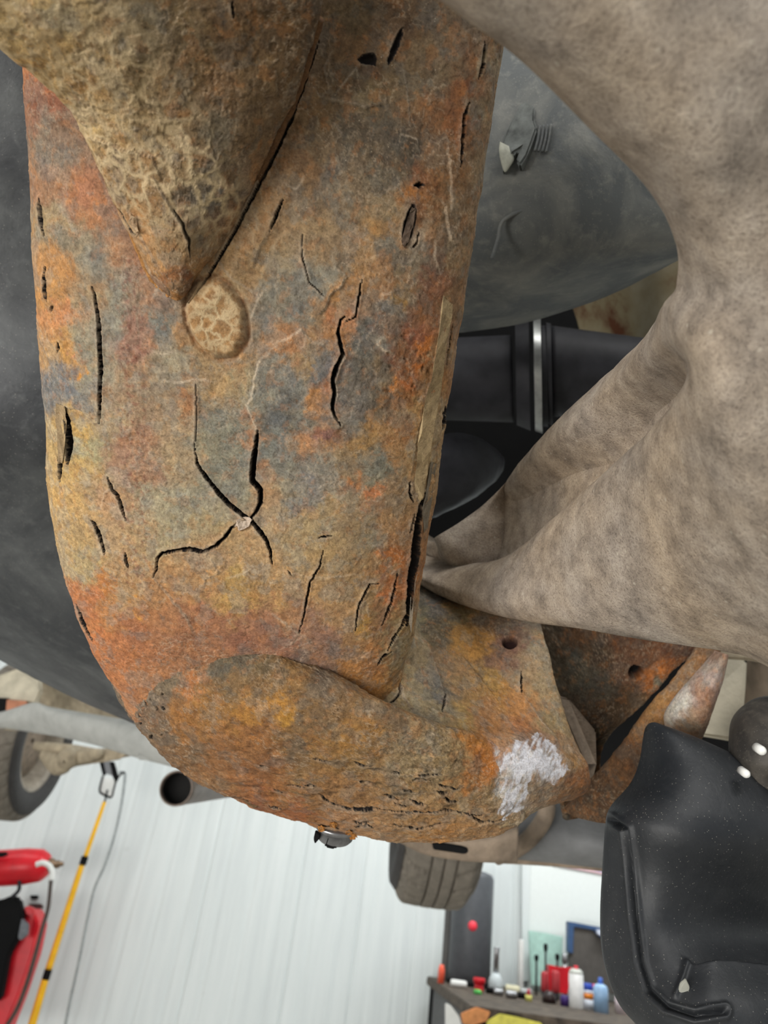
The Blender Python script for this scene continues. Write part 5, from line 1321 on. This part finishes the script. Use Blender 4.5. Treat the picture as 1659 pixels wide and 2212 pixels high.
wslab('lid_edge', [(1228, 1990), (1345, 2012), (1400, 2020), (1400, 2030), (1345, 2020), (1240, 2002), (1238, 2060), (1228, 2058)], 4.985, .06, C_('dark_blue_edge', (58, 84, 122)), cs)
wslab('corner_piece', [(1284, 2010), (1345, 2020), (1342, 2034), (1318, 2036), (1296, 2024)], 4.965, .03, C_('blue_corner', (62, 92, 142)), cs)
wslab('handle', [(1289, 2008), (1300, 2008), (1334, 2016), (1335, 2026), (1320, 2028), (1292, 2019)], 4.94, .03, C_('pale_blue_white_handle', (206, 214, 230)), cs)
rbx = wslab('red_box', [(1186, 2084), (1212, 2090), (1240, 2091), (1238, 2110), (1230, 2128), (1226, 2148), (1186, 2142)], 4.7, .06, M['red'], None); tag(rbx, 'bright red box standing behind the silver spray can', 'box')
for i, (x, tp, bs, wp, y, lb) in enumerate(((1176, 2098, 2190, 16, 4.55, 'red-handled screwdriver upright in the rack, left of the two'), (1200, 2096, 2194, 18, 4.5, 'red-handled screwdriver upright in the rack, right of the two'))):
    canister('screwdriver', x, tp, bs, wp, y, lb, 'tool', [('handle', [(.28, 0), (.28, .8), (.35, 1), (.9, 1), (1, .7), (1, 0)], C_('dull_red_handle', (168, 48, 54))), ('ferrule', [(.06, 0), (.06, .7), (.3, .8), (.3, 0)], M['darkmetal']), ('tip', [(0, 0), (0, .6), (.08, .5), (.08, 0)], M['steel'])], 'screwdrivers in the rack')
for i, (x, tp, y, lb) in enumerate(((1158, 2062, 4.8, 'dark tool shaft upright before the left part of the mint card'), (1178, 2038, 4.8, 'tallest dark tool shaft upright before the mint card'), (1204, 2060, 4.8, 'dark tool shaft upright at the right edge of the mint card'))):
    canister('upright_tool', x, tp, 2150, 9, y, lb, 'tool', [('shaft', [(0, 0), (0, .5), (.85, .5), (.86, 0)], M['darkmetal']), ('head', [(.84, 0), (.84, .7), (.92, 1.1), (.98, .9), (1, .5), (1, 0)], M['black'])], 'upright tools')
o = canister('silver_knob', 1220, 2058, 2150, 14, 4.92, 'shiny silver knob on a stem left of the case lid', 'tool', [('stem', [(0, 0), (0, .4), (.75, .4), (.76, 0)], M['steel']), ('knob', [(.74, 0), (.74, .5), (.84, 1), (.94, .9), (1, .3), (1, 0)], M['steel'])])
canister('dark_bottle', 1186, 2140, 2230, 30, 4.35, 'dark brown-black bottle in front of the screwdrivers', 'bottle', [('p', [(0, 0), (0, 1), (.6, 1), (.8, .6), (1, .5), (1, 0)], C_('dark_brown_glass', (48, 34, 32), .25))])
canister('spray_can', 1246, 2086, 2240, 32, 4.25, 'silver-white spray can with a red nozzle, tallest on the workbench', 'can', [('can_body', [(0, 0), (0, .98), (.02, 1), (.80, 1), (.82, 0)], C_('silver_white_can', (206, 204, 202), .35)), ('shoulder', [(.80, 0), (.80, .98), (.86, .92), (.92, .6), (.925, 0)], C_('can_shoulder', (196, 198, 190), .35)), ('nozzle', [(.92, 0), (.92, .3), (.99, .3), (1, .22), (1, 0)], C_('red_nozzle', (226, 50, 66)))])
canister('spray_can', 1270, 2124, 2240, 27, 4.28, 'short can with blue cap and orange and white label', 'can', [('can_body', [(0, 0), (0, 1), (.4, 1), (.41, 0)], C_('white_can', (214, 218, 226), .35)), ('orange_label', [(.4, 0), (.4, 1.01), (.62, 1.01), (.63, 0)], C_('orange_label', (228, 132, 40), .4)), ('white_band', [(.62, 0), (.62, 1), (.74, 1), (.75, 0)], C_('white_band', (220, 222, 230), .4)), ('blue_cap', [(.74, 0), (.74, .95), (.97, .9), (1, .7), (1, 0)], C_('blue_cap', (44, 74, 172), .4))])
canister('pink_cap_bottle', 1288, 2126, 2236, 14, 4.36, 'narrow bottle with pink-red cap between the blue capped can and the light blue bottle', 'bottle', [('bottle_body', [(0, 0), (0, 1), (.75, 1), (.76, 0)], C_('purple_bottle', (86, 62, 148), .4)), ('cap', [(.75, 0), (.75, .9), (1, .8), (1, 0)], C_('pink_red_cap', (226, 50, 96), .4))])
canister('spray_bottle', 1300, 2112, 2240, 32, 4.2, 'light blue transparent bottle with blue nozzle beside the black shield', 'bottle', [('bottle_body', [(0, 0), (0, 1), (.68, 1), (.78, .8), (.82, .4), (.825, 0)], C_('light_blue_bottle', (150, 184, 220), .25)), ('nozzle', [(.82, 0), (.82, .35), (.96, .3), (1, .2), (1, 0)], C_('blue_nozzle', (70, 110, 200), .4))])
canister('purple_bottle', 1222, 2150, 2240, 22, 4.3, 'dark purple bottle at the left foot of the silver spray can', 'bottle', [('p', [(0, 0), (0, 1), (.8, 1), (1, .7), (1, 0)], C_('dark_purple_bottle', (72, 46, 118), .35))])
canister('clear_spray', 1344, 2120, 2230, 26, 4.3, 'clear bottle with pink-white label right of the light blue bottle', 'bottle', [('bottle_body', [(0, 0), (0, 1), (.5, 1), (.6, .5), (.61, 0)], C_('pink_white_bottle', (222, 206, 208), .3)), ('neck', [(.6, 0), (.6, .35), (1, .3), (1, 0)], gl)])
canister('yellow_tube', 1141, 2136, 2204, 15, 4.3, 'little yellow tube with a red tip left of the dark bottle', 'tube', [('tube_body', [(0, 0), (0, 1), (.5, 1), (.51, 0)], C_('yellow_tube', (206, 200, 110))), ('tip', [(.5, 0), (.5, .7), (.9, .4), (1, .3), (1, 0)], C_('red_tip', (196, 60, 76)))])

# ------------------------------------------------------------------ white board with blue header behind the bench
pos = empty('wall_poster', W(1290, 1950, 5.2), 'smooth white wall board with a blue header band above the workbench', 'board')
wslab('board', [(1146, 1850), (1420, 1880), (1420, 2240), (1140, 2240)], 5.2, .02, simple('white_board_face', (224, 229, 226), .4, .01), pos)
wslab('blue_header', [(1190, 1840), (1420, 1872), (1420, 1906), (1330, 1890), (1206, 1864)], 5.19, .012, C_('blue_header_print', (36, 136, 214), .4), pos)
wslab('pink_line', [(1176, 1862), (1206, 1864), (1330, 1890), (1420, 1906), (1420, 1911), (1330, 1895), (1200, 1870)], 5.188, .01, C_('pale_pink_line', (214, 180, 184), .5), pos)
o = struct(wslab('trim_1', [(1128, 1830), (1146, 1832), (1142, 2120), (1128, 2120)], 5.2, .03, M['wall'], None))
